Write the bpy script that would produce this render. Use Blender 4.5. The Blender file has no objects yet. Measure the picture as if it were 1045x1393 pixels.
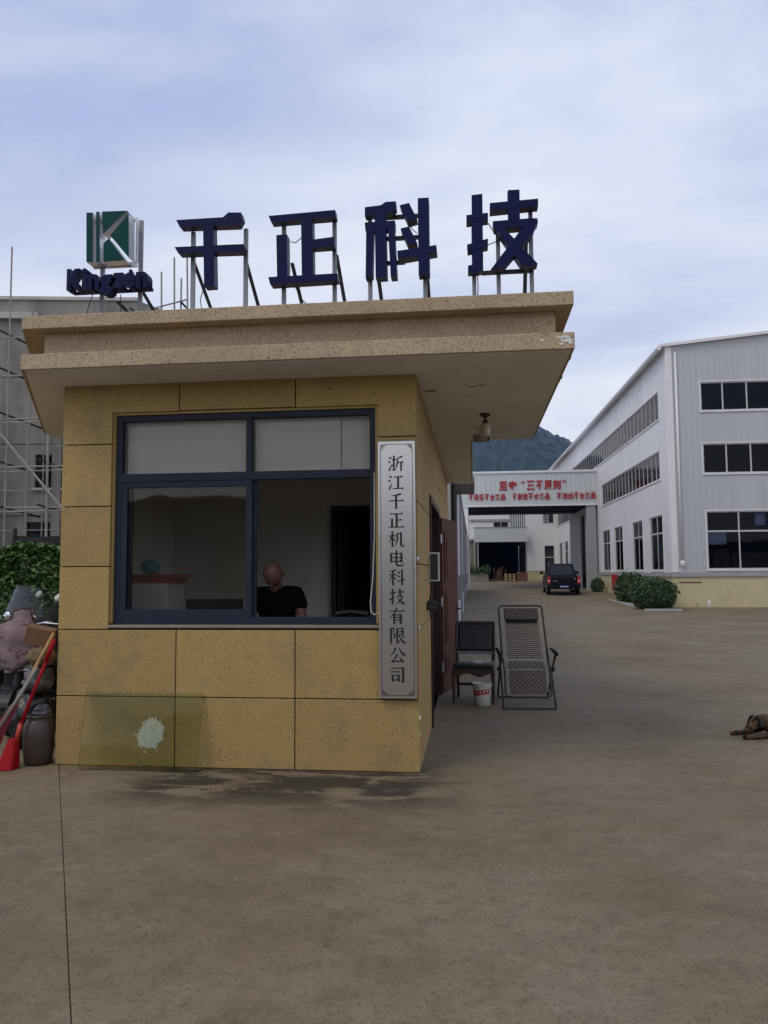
import bpy, bmesh, math, random
from mathutils import Vector, Matrix, Euler, noise as mnoise

R = math.radians
rnd = random.Random(11)
sc = bpy.context.scene
col = sc.collection

# ------------------------------------------------------------------ camera
cam = bpy.data.cameras.new('camera')
cam.sensor_fit = 'VERTICAL'
cam.sensor_height = 36.0
cam.lens = 36.0 * 1050.0 / 1393.0
cam.clip_start = 0.05
cam.clip_end = 5000
cam_o = bpy.data.objects.new('camera', cam)
col.objects.link(cam_o)
cam_o.matrix_world = (Matrix.Translation((0, 0, 1.6)) @ Matrix.Rotation(R(6.53), 4, 'Z')
                      @ Matrix.Rotation(R(94.42), 4, 'X') @ Matrix.Rotation(-0.007, 4, 'Z'))
sc.camera = cam_o

# ------------------------------------------------------------------ sky
SUN_EL, SUN_AZ = 52.0, 225.0      # elevation; azimuth measured clockwise from +Y
world = bpy.data.worlds.new('World')
sc.world = world
world.use_nodes = True
wn = world.node_tree
for n in list(wn.nodes):
    wn.nodes.remove(n)


def wnode(t, **kw):
    n = wn.nodes.new(t)
    for k, v in kw.items():
        setattr(n, k, v)
    return n


w_out = wnode('ShaderNodeOutputWorld')
w_bg = wnode('ShaderNodeBackground')
w_sky = wnode('ShaderNodeTexSky', sky_type='NISHITA', sun_disc=False, sun_elevation=R(SUN_EL), sun_rotation=R(SUN_AZ),
              air_density=1.2, dust_density=1.5)
w_tc = wnode('ShaderNodeTexCoord')
w_sep = wnode('ShaderNodeSeparateXYZ')
wn.links.new(w_tc.outputs['Generated'], w_sep.inputs[0])
w_abs = wnode('ShaderNodeMath', operation='MAXIMUM')
wn.links.new(w_sep.outputs['Z'], w_abs.inputs[0])
w_abs.inputs[1].default_value = 0.0
w_add = wnode('ShaderNodeMath', operation='ADD')
wn.links.new(w_abs.outputs[0], w_add.inputs[0])
w_add.inputs[1].default_value = 0.22
w_dx = wnode('ShaderNodeMath', operation='DIVIDE')
w_dy = wnode('ShaderNodeMath', operation='DIVIDE')
wn.links.new(w_sep.outputs['X'], w_dx.inputs[0])
wn.links.new(w_add.outputs[0], w_dx.inputs[1])
wn.links.new(w_sep.outputs['Y'], w_dy.inputs[0])
wn.links.new(w_add.outputs[0], w_dy.inputs[1])
w_cmb = wnode('ShaderNodeCombineXYZ')
wn.links.new(w_dx.outputs[0], w_cmb.inputs[0])
wn.links.new(w_dy.outputs[0], w_cmb.inputs[1])
w_map = wnode('ShaderNodeMapping')
w_map.inputs['Rotation'].default_value = (0, 0, R(20))
w_map.inputs['Scale'].default_value = (0.75, 1.5, 1)
w_map.inputs['Location'].default_value = (3.1, 1.4, 0)
wn.links.new(w_cmb.outputs[0], w_map.inputs[0])
w_n1 = wnode('ShaderNodeTexNoise')
w_n1.inputs['Scale'].default_value = 1.35
w_n1.inputs['Detail'].default_value = 6
w_n1.inputs['Roughness'].default_value = 0.55
w_n1.inputs['Distortion'].default_value = 0.25
wn.links.new(w_map.outputs[0], w_n1.inputs['Vector'])
# cloud deck: darker blue-grey undersides to pale thin cloud
w_ramp = wnode('ShaderNodeValToRGB')
cr = w_ramp.color_ramp
cr.elements[0].position = 0.36
cr.elements[0].color = (0.40, 0.48, 0.74, 1)
cr.elements[1].position = 0.70
cr.elements[1].color = (0.80, 0.85, 0.96, 1)
wn.links.new(w_n1.outputs['Fac'], w_ramp.inputs[0])
# thin bright cloud towards the horizon
w_hz = wnode('ShaderNodeMapRange')
w_hz.inputs['From Min'].default_value = 0.52
w_hz.inputs['From Max'].default_value = 0.12
wn.links.new(w_sep.outputs['Z'], w_hz.inputs['Value'])
w_n2 = wnode('ShaderNodeTexNoise')
w_n2.inputs['Scale'].default_value = 1.7
w_n2.inputs['Detail'].default_value = 5
w_n2.inputs['Distortion'].default_value = 0.3
w_map2 = wnode('ShaderNodeMapping')
w_map2.inputs['Scale'].default_value = (1.0, 1.0, 5.0)
w_map2.inputs['Location'].default_value = (0.3, 0.9, 0.1)
wn.links.new(w_tc.outputs['Generated'], w_map2.inputs[0])
wn.links.new(w_map2.outputs[0], w_n2.inputs['Vector'])
w_mr2 = wnode('ShaderNodeMapRange')
w_mr2.inputs['From Min'].default_value = 0.2
w_mr2.inputs['From Max'].default_value = 0.62
wn.links.new(w_n2.outputs['Fac'], w_mr2.inputs['Value'])
w_mul = wnode('ShaderNodeMath', operation='MULTIPLY')
wn.links.new(w_hz.outputs[0], w_mul.inputs[0])
wn.links.new(w_mr2.outputs[0], w_mul.inputs[1])
w_mix = wnode('ShaderNodeMixRGB')
w_mix.inputs['Color2'].default_value = (0.96, 0.97, 1.0, 1)
wn.links.new(w_mul.outputs[0], w_mix.inputs['Fac'])
wn.links.new(w_ramp.outputs[0], w_mix.inputs['Color1'])
# scale the physical sky to the strength used and let a little of it through the deck
w_sc = wnode('ShaderNodeMixRGB', blend_type='MULTIPLY')
w_sc.inputs['Fac'].default_value = 1
w_sc.inputs['Color2'].default_value = (0.1, 0.1, 0.1, 1)
wn.links.new(w_sky.outputs[0], w_sc.inputs['Color1'])
w_mix2 = wnode('ShaderNodeMixRGB')
w_mix2.inputs['Fac'].default_value = 0.9
wn.links.new(w_sc.outputs[0], w_mix2.inputs['Color1'])
wn.links.new(w_mix.outputs[0], w_mix2.inputs['Color2'])
wn.links.new(w_mix2.outputs[0], w_bg.inputs['Color'])
w_bg.inputs['Strength'].default_value = 1.0
wn.links.new(w_bg.outputs[0], w_out.inputs['Surface'])

# ------------------------------------------------------------------ sun behind the cloud deck
sun = bpy.data.lights.new('sun', 'SUN')
sun.energy = 1.0
sun.angle = R(25)
sun.color = (1.0, 0.88, 0.70)
sun_o = bpy.data.objects.new('sun', sun)
col.objects.link(sun_o)
sd = Vector((math.sin(R(SUN_AZ)) * math.cos(R(SUN_EL)), math.cos(R(SUN_AZ)) * math.cos(R(SUN_EL)), math.sin(R(SUN_EL))))
sun_o.rotation_euler = (-sd).to_track_quat('-Z', 'Y').to_euler()
sun_o.location = (-20, -20, 40)

# ------------------------------------------------------------------ exposure and render settings
vs = sc.view_settings
vs.view_transform = 'Standard'
vs.look = 'None'
vs.exposure = 0.12
vs.gamma = 1.0
vs.use_curve_mapping = False
sc.cycles.use_denoising = True
sc.cycles.max_bounces = 6
sc.cycles.diffuse_bounces = 3
sc.cycles.glossy_bounces = 3
sc.cycles.transparent_max_bounces = 12
sc.cycles.caustics_reflective = False
sc.cycles.caustics_refractive = False


def gz(y):
    return 0.0 if y < 30 else 0.0175 * (y - 30)


# ================================================================== materials
MATS = {}


def mat(name, rgb, rough=0.7, metal=0.0, var=0.12, vscale=3.0, bump=0.0, bscale=40.0, spec=0.5, speck=None, coat=0.0,
        stretch=None, dirt=None, tone=0.0):
    """Procedural surface: base colour broken up by noise, optional speckle (rgb, scale, amount) and relief."""
    m = bpy.data.materials.new(name)
    m.use_nodes = True
    nt = m.node_tree
    b = nt.nodes['Principled BSDF']
    tc = nt.nodes.new('ShaderNodeTexCoord')
    vec = tc.outputs['Object']
    if stretch:
        mp = nt.nodes.new('ShaderNodeMapping')
        mp.inputs['Scale'].default_value = stretch
        nt.links.new(vec, mp.inputs[0])
        vec = mp.outputs[0]
    nz = nt.nodes.new('ShaderNodeTexNoise')
    nz.inputs['Scale'].default_value = vscale
    nz.inputs['Detail'].default_value = 7
    nz.inputs['Roughness'].default_value = 0.62
    nt.links.new(vec, nz.inputs['Vector'])
    rp = nt.nodes.new('ShaderNodeValToRGB')
    rp.color_ramp.elements[0].position = 0.3
    rp.color_ramp.elements[1].position = 0.7
    lo = [max(0, c * (1 - var)) for c in rgb]
    hi = [min(1, c * (1 + var)) for c in rgb]
    rp.color_ramp.elements[0].color = (*lo, 1)
    rp.color_ramp.elements[1].color = (*hi, 1)
    nt.links.new(nz.outputs['Fac'], rp.inputs[0])
    out = rp.outputs[0]
    if speck:
        for (srgb, sscale, amt) in speck:
            sn = nt.nodes.new('ShaderNodeTexNoise')
            sn.inputs['Scale'].default_value = sscale
            sn.inputs['Detail'].default_value = 2
            nt.links.new(tc.outputs['Object'], sn.inputs['Vector'])
            sr = nt.nodes.new('ShaderNodeMapRange')
            sr.inputs['From Min'].default_value = amt
            sr.inputs['From Max'].default_value = amt + 0.04
            nt.links.new(sn.outputs['Fac'], sr.inputs['Value'])
            mx = nt.nodes.new('ShaderNodeMixRGB')
            nt.links.new(sr.outputs[0], mx.inputs['Fac'])
            nt.links.new(out, mx.inputs['Color1'])
            mx.inputs['Color2'].default_value = (*srgb, 1)
            out = mx.outputs[0]
    if dirt:
        drgb, dscale, lo_, hi_, amt = dirt
        dn = nt.nodes.new('ShaderNodeTexNoise')
        dn.inputs['Scale'].default_value = dscale
        dn.inputs['Detail'].default_value = 8
        dn.inputs['Roughness'].default_value = 0.7
        nt.links.new(vec, dn.inputs['Vector'])
        dr = nt.nodes.new('ShaderNodeMapRange')
        dr.inputs['From Min'].default_value = lo_
        dr.inputs['From Max'].default_value = hi_
        dr.inputs['To Max'].default_value = amt
        nt.links.new(dn.outputs['Fac'], dr.inputs['Value'])
        mx = nt.nodes.new('ShaderNodeMixRGB')
        nt.links.new(dr.outputs[0], mx.inputs['Fac'])
        nt.links.new(out, mx.inputs['Color1'])
        mx.inputs['Color2'].default_value = (*drgb, 1)
        out = mx.outputs[0]
    if tone:
        oi = nt.nodes.new('ShaderNodeObjectInfo')
        tr = nt.nodes.new('ShaderNodeMapRange')
        tr.inputs['To Min'].default_value = 1 - tone
        tr.inputs['To Max'].default_value = 1 + tone
        nt.links.new(oi.outputs['Random'], tr.inputs['Value'])
        hs = nt.nodes.new('ShaderNodeHueSaturation')
        nt.links.new(tr.outputs[0], hs.inputs['Value'])
        nt.links.new(out, hs.inputs['Color'])
        out = hs.outputs[0]
    nt.links.new(out, b.inputs['Base Color'])
    b.inputs['Roughness'].default_value = rough
    b.inputs['Metallic'].default_value = metal
    b.inputs['Specular IOR Level'].default_value = spec
    b.inputs['Coat Weight'].default_value = coat
    if bump:
        bn = nt.nodes.new('ShaderNodeTexNoise')
        bn.inputs['Scale'].default_value = bscale
        bn.inputs['Detail'].default_value = 4
        nt.links.new(vec, bn.inputs['Vector'])
        bp = nt.nodes.new('ShaderNodeBump')
        bp.inputs['Strength'].default_value = bump
        bp.inputs['Distance'].default_value = 0.01
        nt.links.new(bn.outputs['Fac'], bp.inputs['Height'])
        nt.links.new(bp.outputs[0], b.inputs['Normal'])
    MATS[name] = m
    return m


def glass(name, tint, ior=1.45, refl=1.0, rough=0.02):
    m = bpy.data.materials.new(name)
    m.use_nodes = True
    nt = m.node_tree
    nt.nodes.remove(nt.nodes['Principled BSDF'])
    o = nt.nodes['Material Output']
    tr = nt.nodes.new('ShaderNodeBsdfTransparent')
    tr.inputs[0].default_value = (*tint, 1)
    gl = nt.nodes.new('ShaderNodeBsdfGlossy')
    gl.inputs['Roughness'].default_value = rough
    gl.inputs['Color'].default_value = (refl, refl, refl, 1)
    fr = nt.nodes.new('ShaderNodeFresnel')
    fr.inputs['IOR'].default_value = ior
    # slightly wavy panes
    nz = nt.nodes.new('ShaderNodeTexNoise')
    nz.inputs['Scale'].default_value = 1.3
    tc = nt.nodes.new('ShaderNodeTexCoord')
    nt.links.new(tc.outputs['Object'], nz.inputs['Vector'])
    bp = nt.nodes.new('ShaderNodeBump')
    bp.inputs['Strength'].default_value = 0.08
    bp.inputs['Distance'].default_value = 0.05
    nt.links.new(nz.outputs['Fac'], bp.inputs['Height'])
    nt.links.new(bp.outputs[0], gl.inputs['Normal'])
    mx = nt.nodes.new('ShaderNodeMixShader')
    nt.links.new(fr.outputs[0], mx.inputs[0])
    nt.links.new(tr.outputs[0], mx.inputs[1])
    nt.links.new(gl.outputs[0], mx.inputs[2])
    nt.links.new(mx.outputs[0], o.inputs['Surface'])
    MATS[name] = m
    return m


M = MATS
mat('stone', (0.43, 0.285, 0.095), 0.62, var=0.10, vscale=2.2, bump=0.25, bscale=160,
    tone=0.07,
    speck=[((0.08, 0.06, 0.035), 70, 0.645), ((0.24, 0.165, 0.06), 140, 0.60), ((0.58, 0.46, 0.24), 160, 0.63)],
    dirt=((0.19, 0.15, 0.085), 2.2, 0.50, 0.68, 0.6))
mat('roof_stone', (0.46, 0.345, 0.215), 0.75, var=0.12, vscale=2.5, bump=0.3, bscale=200,
    speck=[((0.18, 0.13, 0.085), 95, 0.58), ((0.62, 0.50, 0.34), 120, 0.62)], dirt=((0.25, 0.19, 0.14), 1.1, 0.5, 0.75, 0.5))
mat('joint', (0.05, 0.04, 0.03), 0.9)
mat('soffit', (0.84, 0.84, 0.87), 0.85, var=0.07, vscale=1.2, dirt=((0.55, 0.51, 0.47), 1.0, 0.52, 0.8, 0.5))
mat('plaster_white', (0.70, 0.70, 0.66), 0.85, var=0.16, vscale=16, bump=0.6, bscale=40)
mat('grout_light', (0.26, 0.23, 0.19), 0.85)
mat('window_frame', (0.018, 0.026, 0.045), 0.5, var=0.1, spec=0.25)
mat('blind', (0.62, 0.61, 0.57), 0.8, var=0.03, vscale=1)
mat('room_wall', (0.88, 0.84, 0.76), 0.85, var=0.05, vscale=1.2)
mat('room_floor', (0.22, 0.20, 0.18), 0.5)
mat('room_dark', (0.03, 0.028, 0.026), 0.8)
mat('inner_door', (0.035, 0.03, 0.028), 0.5)
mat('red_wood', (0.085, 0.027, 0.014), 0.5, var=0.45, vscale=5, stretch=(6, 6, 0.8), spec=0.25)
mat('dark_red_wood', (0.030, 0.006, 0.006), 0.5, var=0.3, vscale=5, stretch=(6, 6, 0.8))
mat('steel_plaque', (0.66, 0.64, 0.61), 0.28, metal=1.0, var=0.05, vscale=3, stretch=(1, 1, 60), bump=0.06, bscale=30)
mat('ink', (0.008, 0.006, 0.007), 0.55)
mat('navy_face', (0.006, 0.009, 0.060), 0.5, var=0.2, vscale=2, spec=0.12)
mat('navy_side', (0.012, 0.016, 0.055), 0.45, spec=0.25)
mat('green_face', (0.0, 0.050, 0.050), 0.45, var=0.1, spec=0.12)
mat('silver', (0.62, 0.62, 0.64), 0.38, metal=0.75, var=0.1, vscale=6)
mat('galvanised', (0.24, 0.245, 0.26), 0.55, metal=0.35, var=0.2, vscale=10)
mat('dark_steel', (0.03, 0.032, 0.04), 0.5, metal=0.3)
mat('black_plastic', (0.010, 0.010, 0.012), 0.42, spec=0.3)
mat('bag_black', (0.010, 0.010, 0.012), 0.35, bump=1.0, bscale=14)
mat('white_plastic', (0.72, 0.72, 0.70), 0.4)
mat('cable_white', (0.6, 0.58, 0.52), 0.5)
mat('lamp_glass', (0.55, 0.52, 0.45), 0.25, var=0.1)
mat('screen_dark', (0.05, 0.045, 0.05), 0.25)
# factory
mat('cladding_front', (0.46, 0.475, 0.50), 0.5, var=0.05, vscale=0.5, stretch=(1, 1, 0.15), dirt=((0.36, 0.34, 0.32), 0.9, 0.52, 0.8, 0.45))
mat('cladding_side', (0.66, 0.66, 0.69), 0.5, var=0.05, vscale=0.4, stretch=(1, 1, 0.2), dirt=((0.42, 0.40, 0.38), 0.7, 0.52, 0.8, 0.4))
mat('cladding_bridge', (0.56, 0.59, 0.60), 0.45, var=0.05, vscale=0.8, dirt=((0.36, 0.36, 0.34), 0.8, 0.52, 0.8, 0.4))
mat('trim_white', (0.72, 0.72, 0.72), 0.5, var=0.05)
mat('yellow_plaster', (0.55, 0.48, 0.28), 0.85, var=0.08, vscale=1.5, dirt=((0.30, 0.26, 0.17), 0.8, 0.5, 0.8, 0.5))
mat('ledge_grey', (0.34, 0.33, 0.33), 0.7)
mat('grey_cladding', (0.30, 0.31, 0.32), 0.55, var=0.08)
mat('window_alu', (0.50, 0.50, 0.51), 0.45, metal=0.3)
mat('interior_dark', (0.05, 0.05, 0.055), 0.9)
mat('red_letter', (0.42, 0.010, 0.018), 0.5)
mat('concrete_old', (0.25, 0.235, 0.21), 0.9, var=0.22, vscale=0.8, stretch=(1, 1, 0.35), bump=0.2, bscale=8,
    dirt=((0.10, 0.094, 0.085), 0.45, 0.46, 0.66, 0.75))
mat('concrete_light', (0.42, 0.42, 0.40), 0.9, var=0.12, vscale=1.2, dirt=((0.22, 0.21, 0.19), 0.8, 0.5, 0.75, 0.6))
mat('bamboo', (0.27, 0.255, 0.225), 0.7, var=0.2, vscale=4)
mat('tile_roof', (0.20, 0.09, 0.07), 0.8, var=0.3, vscale=3)
mat('wood_pale', (0.46, 0.32, 0.16), 0.75, var=0.25, vscale=6)
mat('wood_brown', (0.16, 0.075, 0.04), 0.75, var=0.3, vscale=5)
mat('soil', (0.10, 0.075, 0.05), 0.95, var=0.3, vscale=6)
# objects
mat('car_black', (0.006, 0.007, 0.011), 0.32, coat=0.0, spec=0.14)
mat('car_glass', (0.012, 0.015, 0.02), 0.08, spec=0.4)
mat('tail_red', (0.42, 0.012, 0.014), 0.25)
mat('plate_blue', (0.02, 0.05, 0.30), 0.4)
mat('rubber', (0.014, 0.014, 0.015), 0.8)
mat('rim', (0.35, 0.35, 0.37), 0.35, metal=0.7)
mat('leather', (0.012, 0.013, 0.020), 0.38, bump=0.12, bscale=60)
mat('chair_wood', (0.055, 0.024, 0.018), 0.4, var=0.3, vscale=5)
mat('bronze_tube', (0.055, 0.045, 0.036), 0.4, metal=0.4)
mat('bucket_white', (0.62, 0.60, 0.55), 0.42, var=0.06, vscale=8)
mat('bucket_red', (0.45, 0.015, 0.02), 0.5)
mat('jar_clay', (0.060, 0.040, 0.030), 0.45, var=0.3, vscale=5, bump=0.2, bscale=12)
mat('quilt', (0.25, 0.185, 0.185), 0.9, var=0.12, vscale=5, bump=0.3, bscale=14,
    speck=[((0.16, 0.07, 0.08), 18, 0.60), ((0.30, 0.235, 0.23), 12, 0.57)])
mat('foil', (0.5, 0.5, 0.5), 0.3, metal=0.85, bump=0.6, bscale=25)
mat('red_plastic', (0.33, 0.006, 0.010), 0.55, spec=0.15)
mat('orange_red', (0.50, 0.05, 0.02), 0.45)
mat('bamboo_yellow', (0.42, 0.25, 0.07), 0.6, var=0.25, vscale=10)
mat('bristle', (0.32, 0.05, 0.07), 0.8, var=0.35, vscale=30, stretch=(4, 4, 0.5))
mat('cardboard', (0.20, 0.115, 0.06), 0.9, var=0.2, vscale=5)
mat('tan_cloth', (0.17, 0.12, 0.065), 0.9, var=0.25, vscale=7, bump=0.9, bscale=16)
mat('bag_grey', (0.085, 0.082, 0.09), 0.4, var=0.4, vscale=9, bump=0.9, bscale=22)
mat('blue_bag', (0.10, 0.33, 0.42), 0.45, var=0.25, vscale=10)
mat('red_box', (0.36, 0.07, 0.05), 0.6, var=0.2)
mat('chrome', (0.75, 0.75, 0.76), 0.12, metal=1.0)
mat('lime_plastic', (0.35, 0.42, 0.04), 0.4)
mat('net_black', (0.012, 0.012, 0.012), 0.9)
mat('skin', (0.22, 0.105, 0.075), 0.5, var=0.1, vscale=12)
mat('shirt_black', (0.006, 0.006, 0.008), 0.95, var=0.3, vscale=10, spec=0.05, bump=0.8, bscale=9)
mat('fire_red', (0.40, 0.02, 0.02), 0.45)
mat('trunk', (0.10, 0.075, 0.05), 0.9, var=0.3, vscale=10)
glass('glass_green', (0.935, 0.96, 0.89), 1.22)
glass('glass_sash', (0.94, 0.935, 0.91), 1.24)
glass('glass_factory', (0.60, 0.64, 0.74), 1.28, refl=0.55)
glass('glass_shield', (0.55, 0.58, 0.62), 1.5)


def leaf_mat(name, a, b):
    m = bpy.data.materials.new(name)
    m.use_nodes = True
    nt = m.node_tree
    p = nt.nodes['Principled BSDF']
    oi = nt.nodes.new('ShaderNodeNewGeometry')
    rp = nt.nodes.new('ShaderNodeValToRGB')
    rp.color_ramp.elements[0].color = (*a, 1)
    rp.color_ramp.elements[1].color = (*b, 1)
    nt.links.new(oi.outputs['Random Per Island'], rp.inputs[0])
    nt.links.new(rp.outputs[0], p.inputs['Base Color'])
    p.inputs['Roughness'].default_value = 0.5
    MATS[name] = m


leaf_mat('leaf_vine', (0.030, 0.085, 0.020), (0.13, 0.25, 0.06))
leaf_mat('leaf_bush', (0.022, 0.055, 0.016), (0.06, 0.115, 0.03))
leaf_mat('leaf_forest', (0.010, 0.022, 0.014), (0.014, 0.028, 0.017))


def concrete_ground():
    m = bpy.data.materials.new('yard_concrete')
    m.use_nodes = True
    nt = m.node_tree
    b = nt.nodes['Principled BSDF']
    tc = nt.nodes.new('ShaderNodeTexCoord')
    vec = tc.outputs['Object']

    def nz(scale, detail=8, rough=0.65, st=None, dist=0):
        n = nt.nodes.new('ShaderNodeTexNoise')
        n.inputs['Scale'].default_value = scale
        n.inputs['Detail'].default_value = detail
        n.inputs['Roughness'].default_value = rough
        n.inputs['Distortion'].default_value = dist
        v = vec
        if st:
            mp = nt.nodes.new('ShaderNodeMapping')
            mp.inputs['Scale'].default_value = st
            nt.links.new(vec, mp.inputs[0])
            v = mp.outputs[0]
        nt.links.new(v, n.inputs['Vector'])
        return n.outputs['Fac']

    def rng(v, a, c, t=1.0):
        r = nt.nodes.new('ShaderNodeMapRange')
        r.inputs['From Min'].default_value = a
        r.inputs['From Max'].default_value = c
        r.inputs['To Max'].default_value = t
        nt.links.new(v, r.inputs['Value'])
        return r.outputs[0]

    def mix(f, c1, c2):
        x = nt.nodes.new('ShaderNodeMixRGB')
        nt.links.new(f, x.inputs['Fac'])
        if isinstance(c1, tuple):
            x.inputs['Color1'].default_value = (*c1, 1)
        else:
            nt.links.new(c1, x.inputs['Color1'])
        x.inputs['Color2'].default_value = (*c2, 1)
        return x.outputs[0]

    c = mix(rng(nz(0.45, 8, 0.6), 0.32, 0.68), (0.142, 0.105, 0.058), (0.258, 0.200, 0.117))
    c = mix(rng(nz(0.23, 9, 0.7), 0.44, 0.60, 0.6), c, (0.178, 0.155, 0.122))
    c = mix(rng(nz(1.1, 12, 0.82, st=(0.8, 1.3, 1)), 0.48, 0.66, 0.6), c, (0.105, 0.076, 0.040))
    c = mix(rng(nz(2.3, 12, 0.84, st=(0.7, 1.4, 1)), 0.54, 0.66, 0.65), c, (0.29, 0.24, 0.165))
    c = mix(rng(nz(5.5, 9, 0.8), 0.50, 0.62, 0.55), c, (0.115, 0.088, 0.055))
    c = mix(rng(nz(14, 6, 0.75), 0.52, 0.66, 0.5), c, (0.105, 0.078, 0.045))
    c = mix(rng(nz(48, 3, 0.6), 0.54, 0.66, 0.6), c, (0.09, 0.068, 0.042))
    c = mix(rng(nz(70, 2, 0.5), 0.63, 0.70, 0.35), c, (0.38, 0.33, 0.25))
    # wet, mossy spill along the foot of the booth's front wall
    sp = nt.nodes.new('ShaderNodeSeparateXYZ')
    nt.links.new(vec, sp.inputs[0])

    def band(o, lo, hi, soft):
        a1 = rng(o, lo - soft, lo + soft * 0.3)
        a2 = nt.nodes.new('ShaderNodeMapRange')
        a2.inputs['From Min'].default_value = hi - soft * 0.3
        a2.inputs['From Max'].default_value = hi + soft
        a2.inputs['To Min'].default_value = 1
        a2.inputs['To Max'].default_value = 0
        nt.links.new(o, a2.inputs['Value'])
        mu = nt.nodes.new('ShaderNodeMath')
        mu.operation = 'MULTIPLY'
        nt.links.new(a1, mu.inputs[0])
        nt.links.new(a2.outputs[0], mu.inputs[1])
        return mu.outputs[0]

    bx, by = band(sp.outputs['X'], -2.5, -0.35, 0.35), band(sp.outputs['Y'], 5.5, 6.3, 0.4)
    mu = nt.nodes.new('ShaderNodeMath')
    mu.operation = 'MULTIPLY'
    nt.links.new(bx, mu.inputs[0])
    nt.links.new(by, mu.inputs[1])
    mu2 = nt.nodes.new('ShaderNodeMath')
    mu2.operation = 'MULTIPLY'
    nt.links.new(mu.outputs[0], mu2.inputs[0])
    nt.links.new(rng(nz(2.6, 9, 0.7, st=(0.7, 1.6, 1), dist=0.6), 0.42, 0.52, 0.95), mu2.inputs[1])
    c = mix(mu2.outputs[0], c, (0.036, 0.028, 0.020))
    nt.links.new(c, b.inputs['Base Color'])
    b.inputs['Roughness'].default_value = 0.78
    b.inputs['Specular IOR Level'].default_value = 0.35
    bp = nt.nodes.new('ShaderNodeBump')
    bp.inputs['Strength'].default_value = 0.35
    bp.inputs['Distance'].default_value = 0.012
    nt.links.new(nz(26, 6, 0.7), bp.inputs['Height'])
    nt.links.new(bp.outputs[0], b.inputs['Normal'])
    MATS['yard_concrete'] = m


concrete_ground()


def woven(name):
    m = bpy.data.materials.new(name)
    m.use_nodes = True
    nt = m.node_tree
    b = nt.nodes['Principled BSDF']
    tc = nt.nodes.new('ShaderNodeTexCoord')
    br = nt.nodes.new('ShaderNodeTexChecker')
    br.inputs['Scale'].default_value = 1
    mp = nt.nodes.new('ShaderNodeMapping')
    mp.inputs['Scale'].default_value = (36, 1, 44)
    nt.links.new(tc.outputs['Object'], mp.inputs[0])
    nt.links.new(mp.outputs[0], br.inputs['Vector'])
    br.inputs['Color1'].default_value = (0.17, 0.12, 0.078, 1)
    br.inputs['Color2'].default_value = (0.030, 0.020, 0.013, 1)
    nt.links.new(br.outputs['Color'], b.inputs['Base Color'])
    b.inputs['Roughness'].default_value = 0.7
    MATS[name] = m


woven('woven_mesh')


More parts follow.
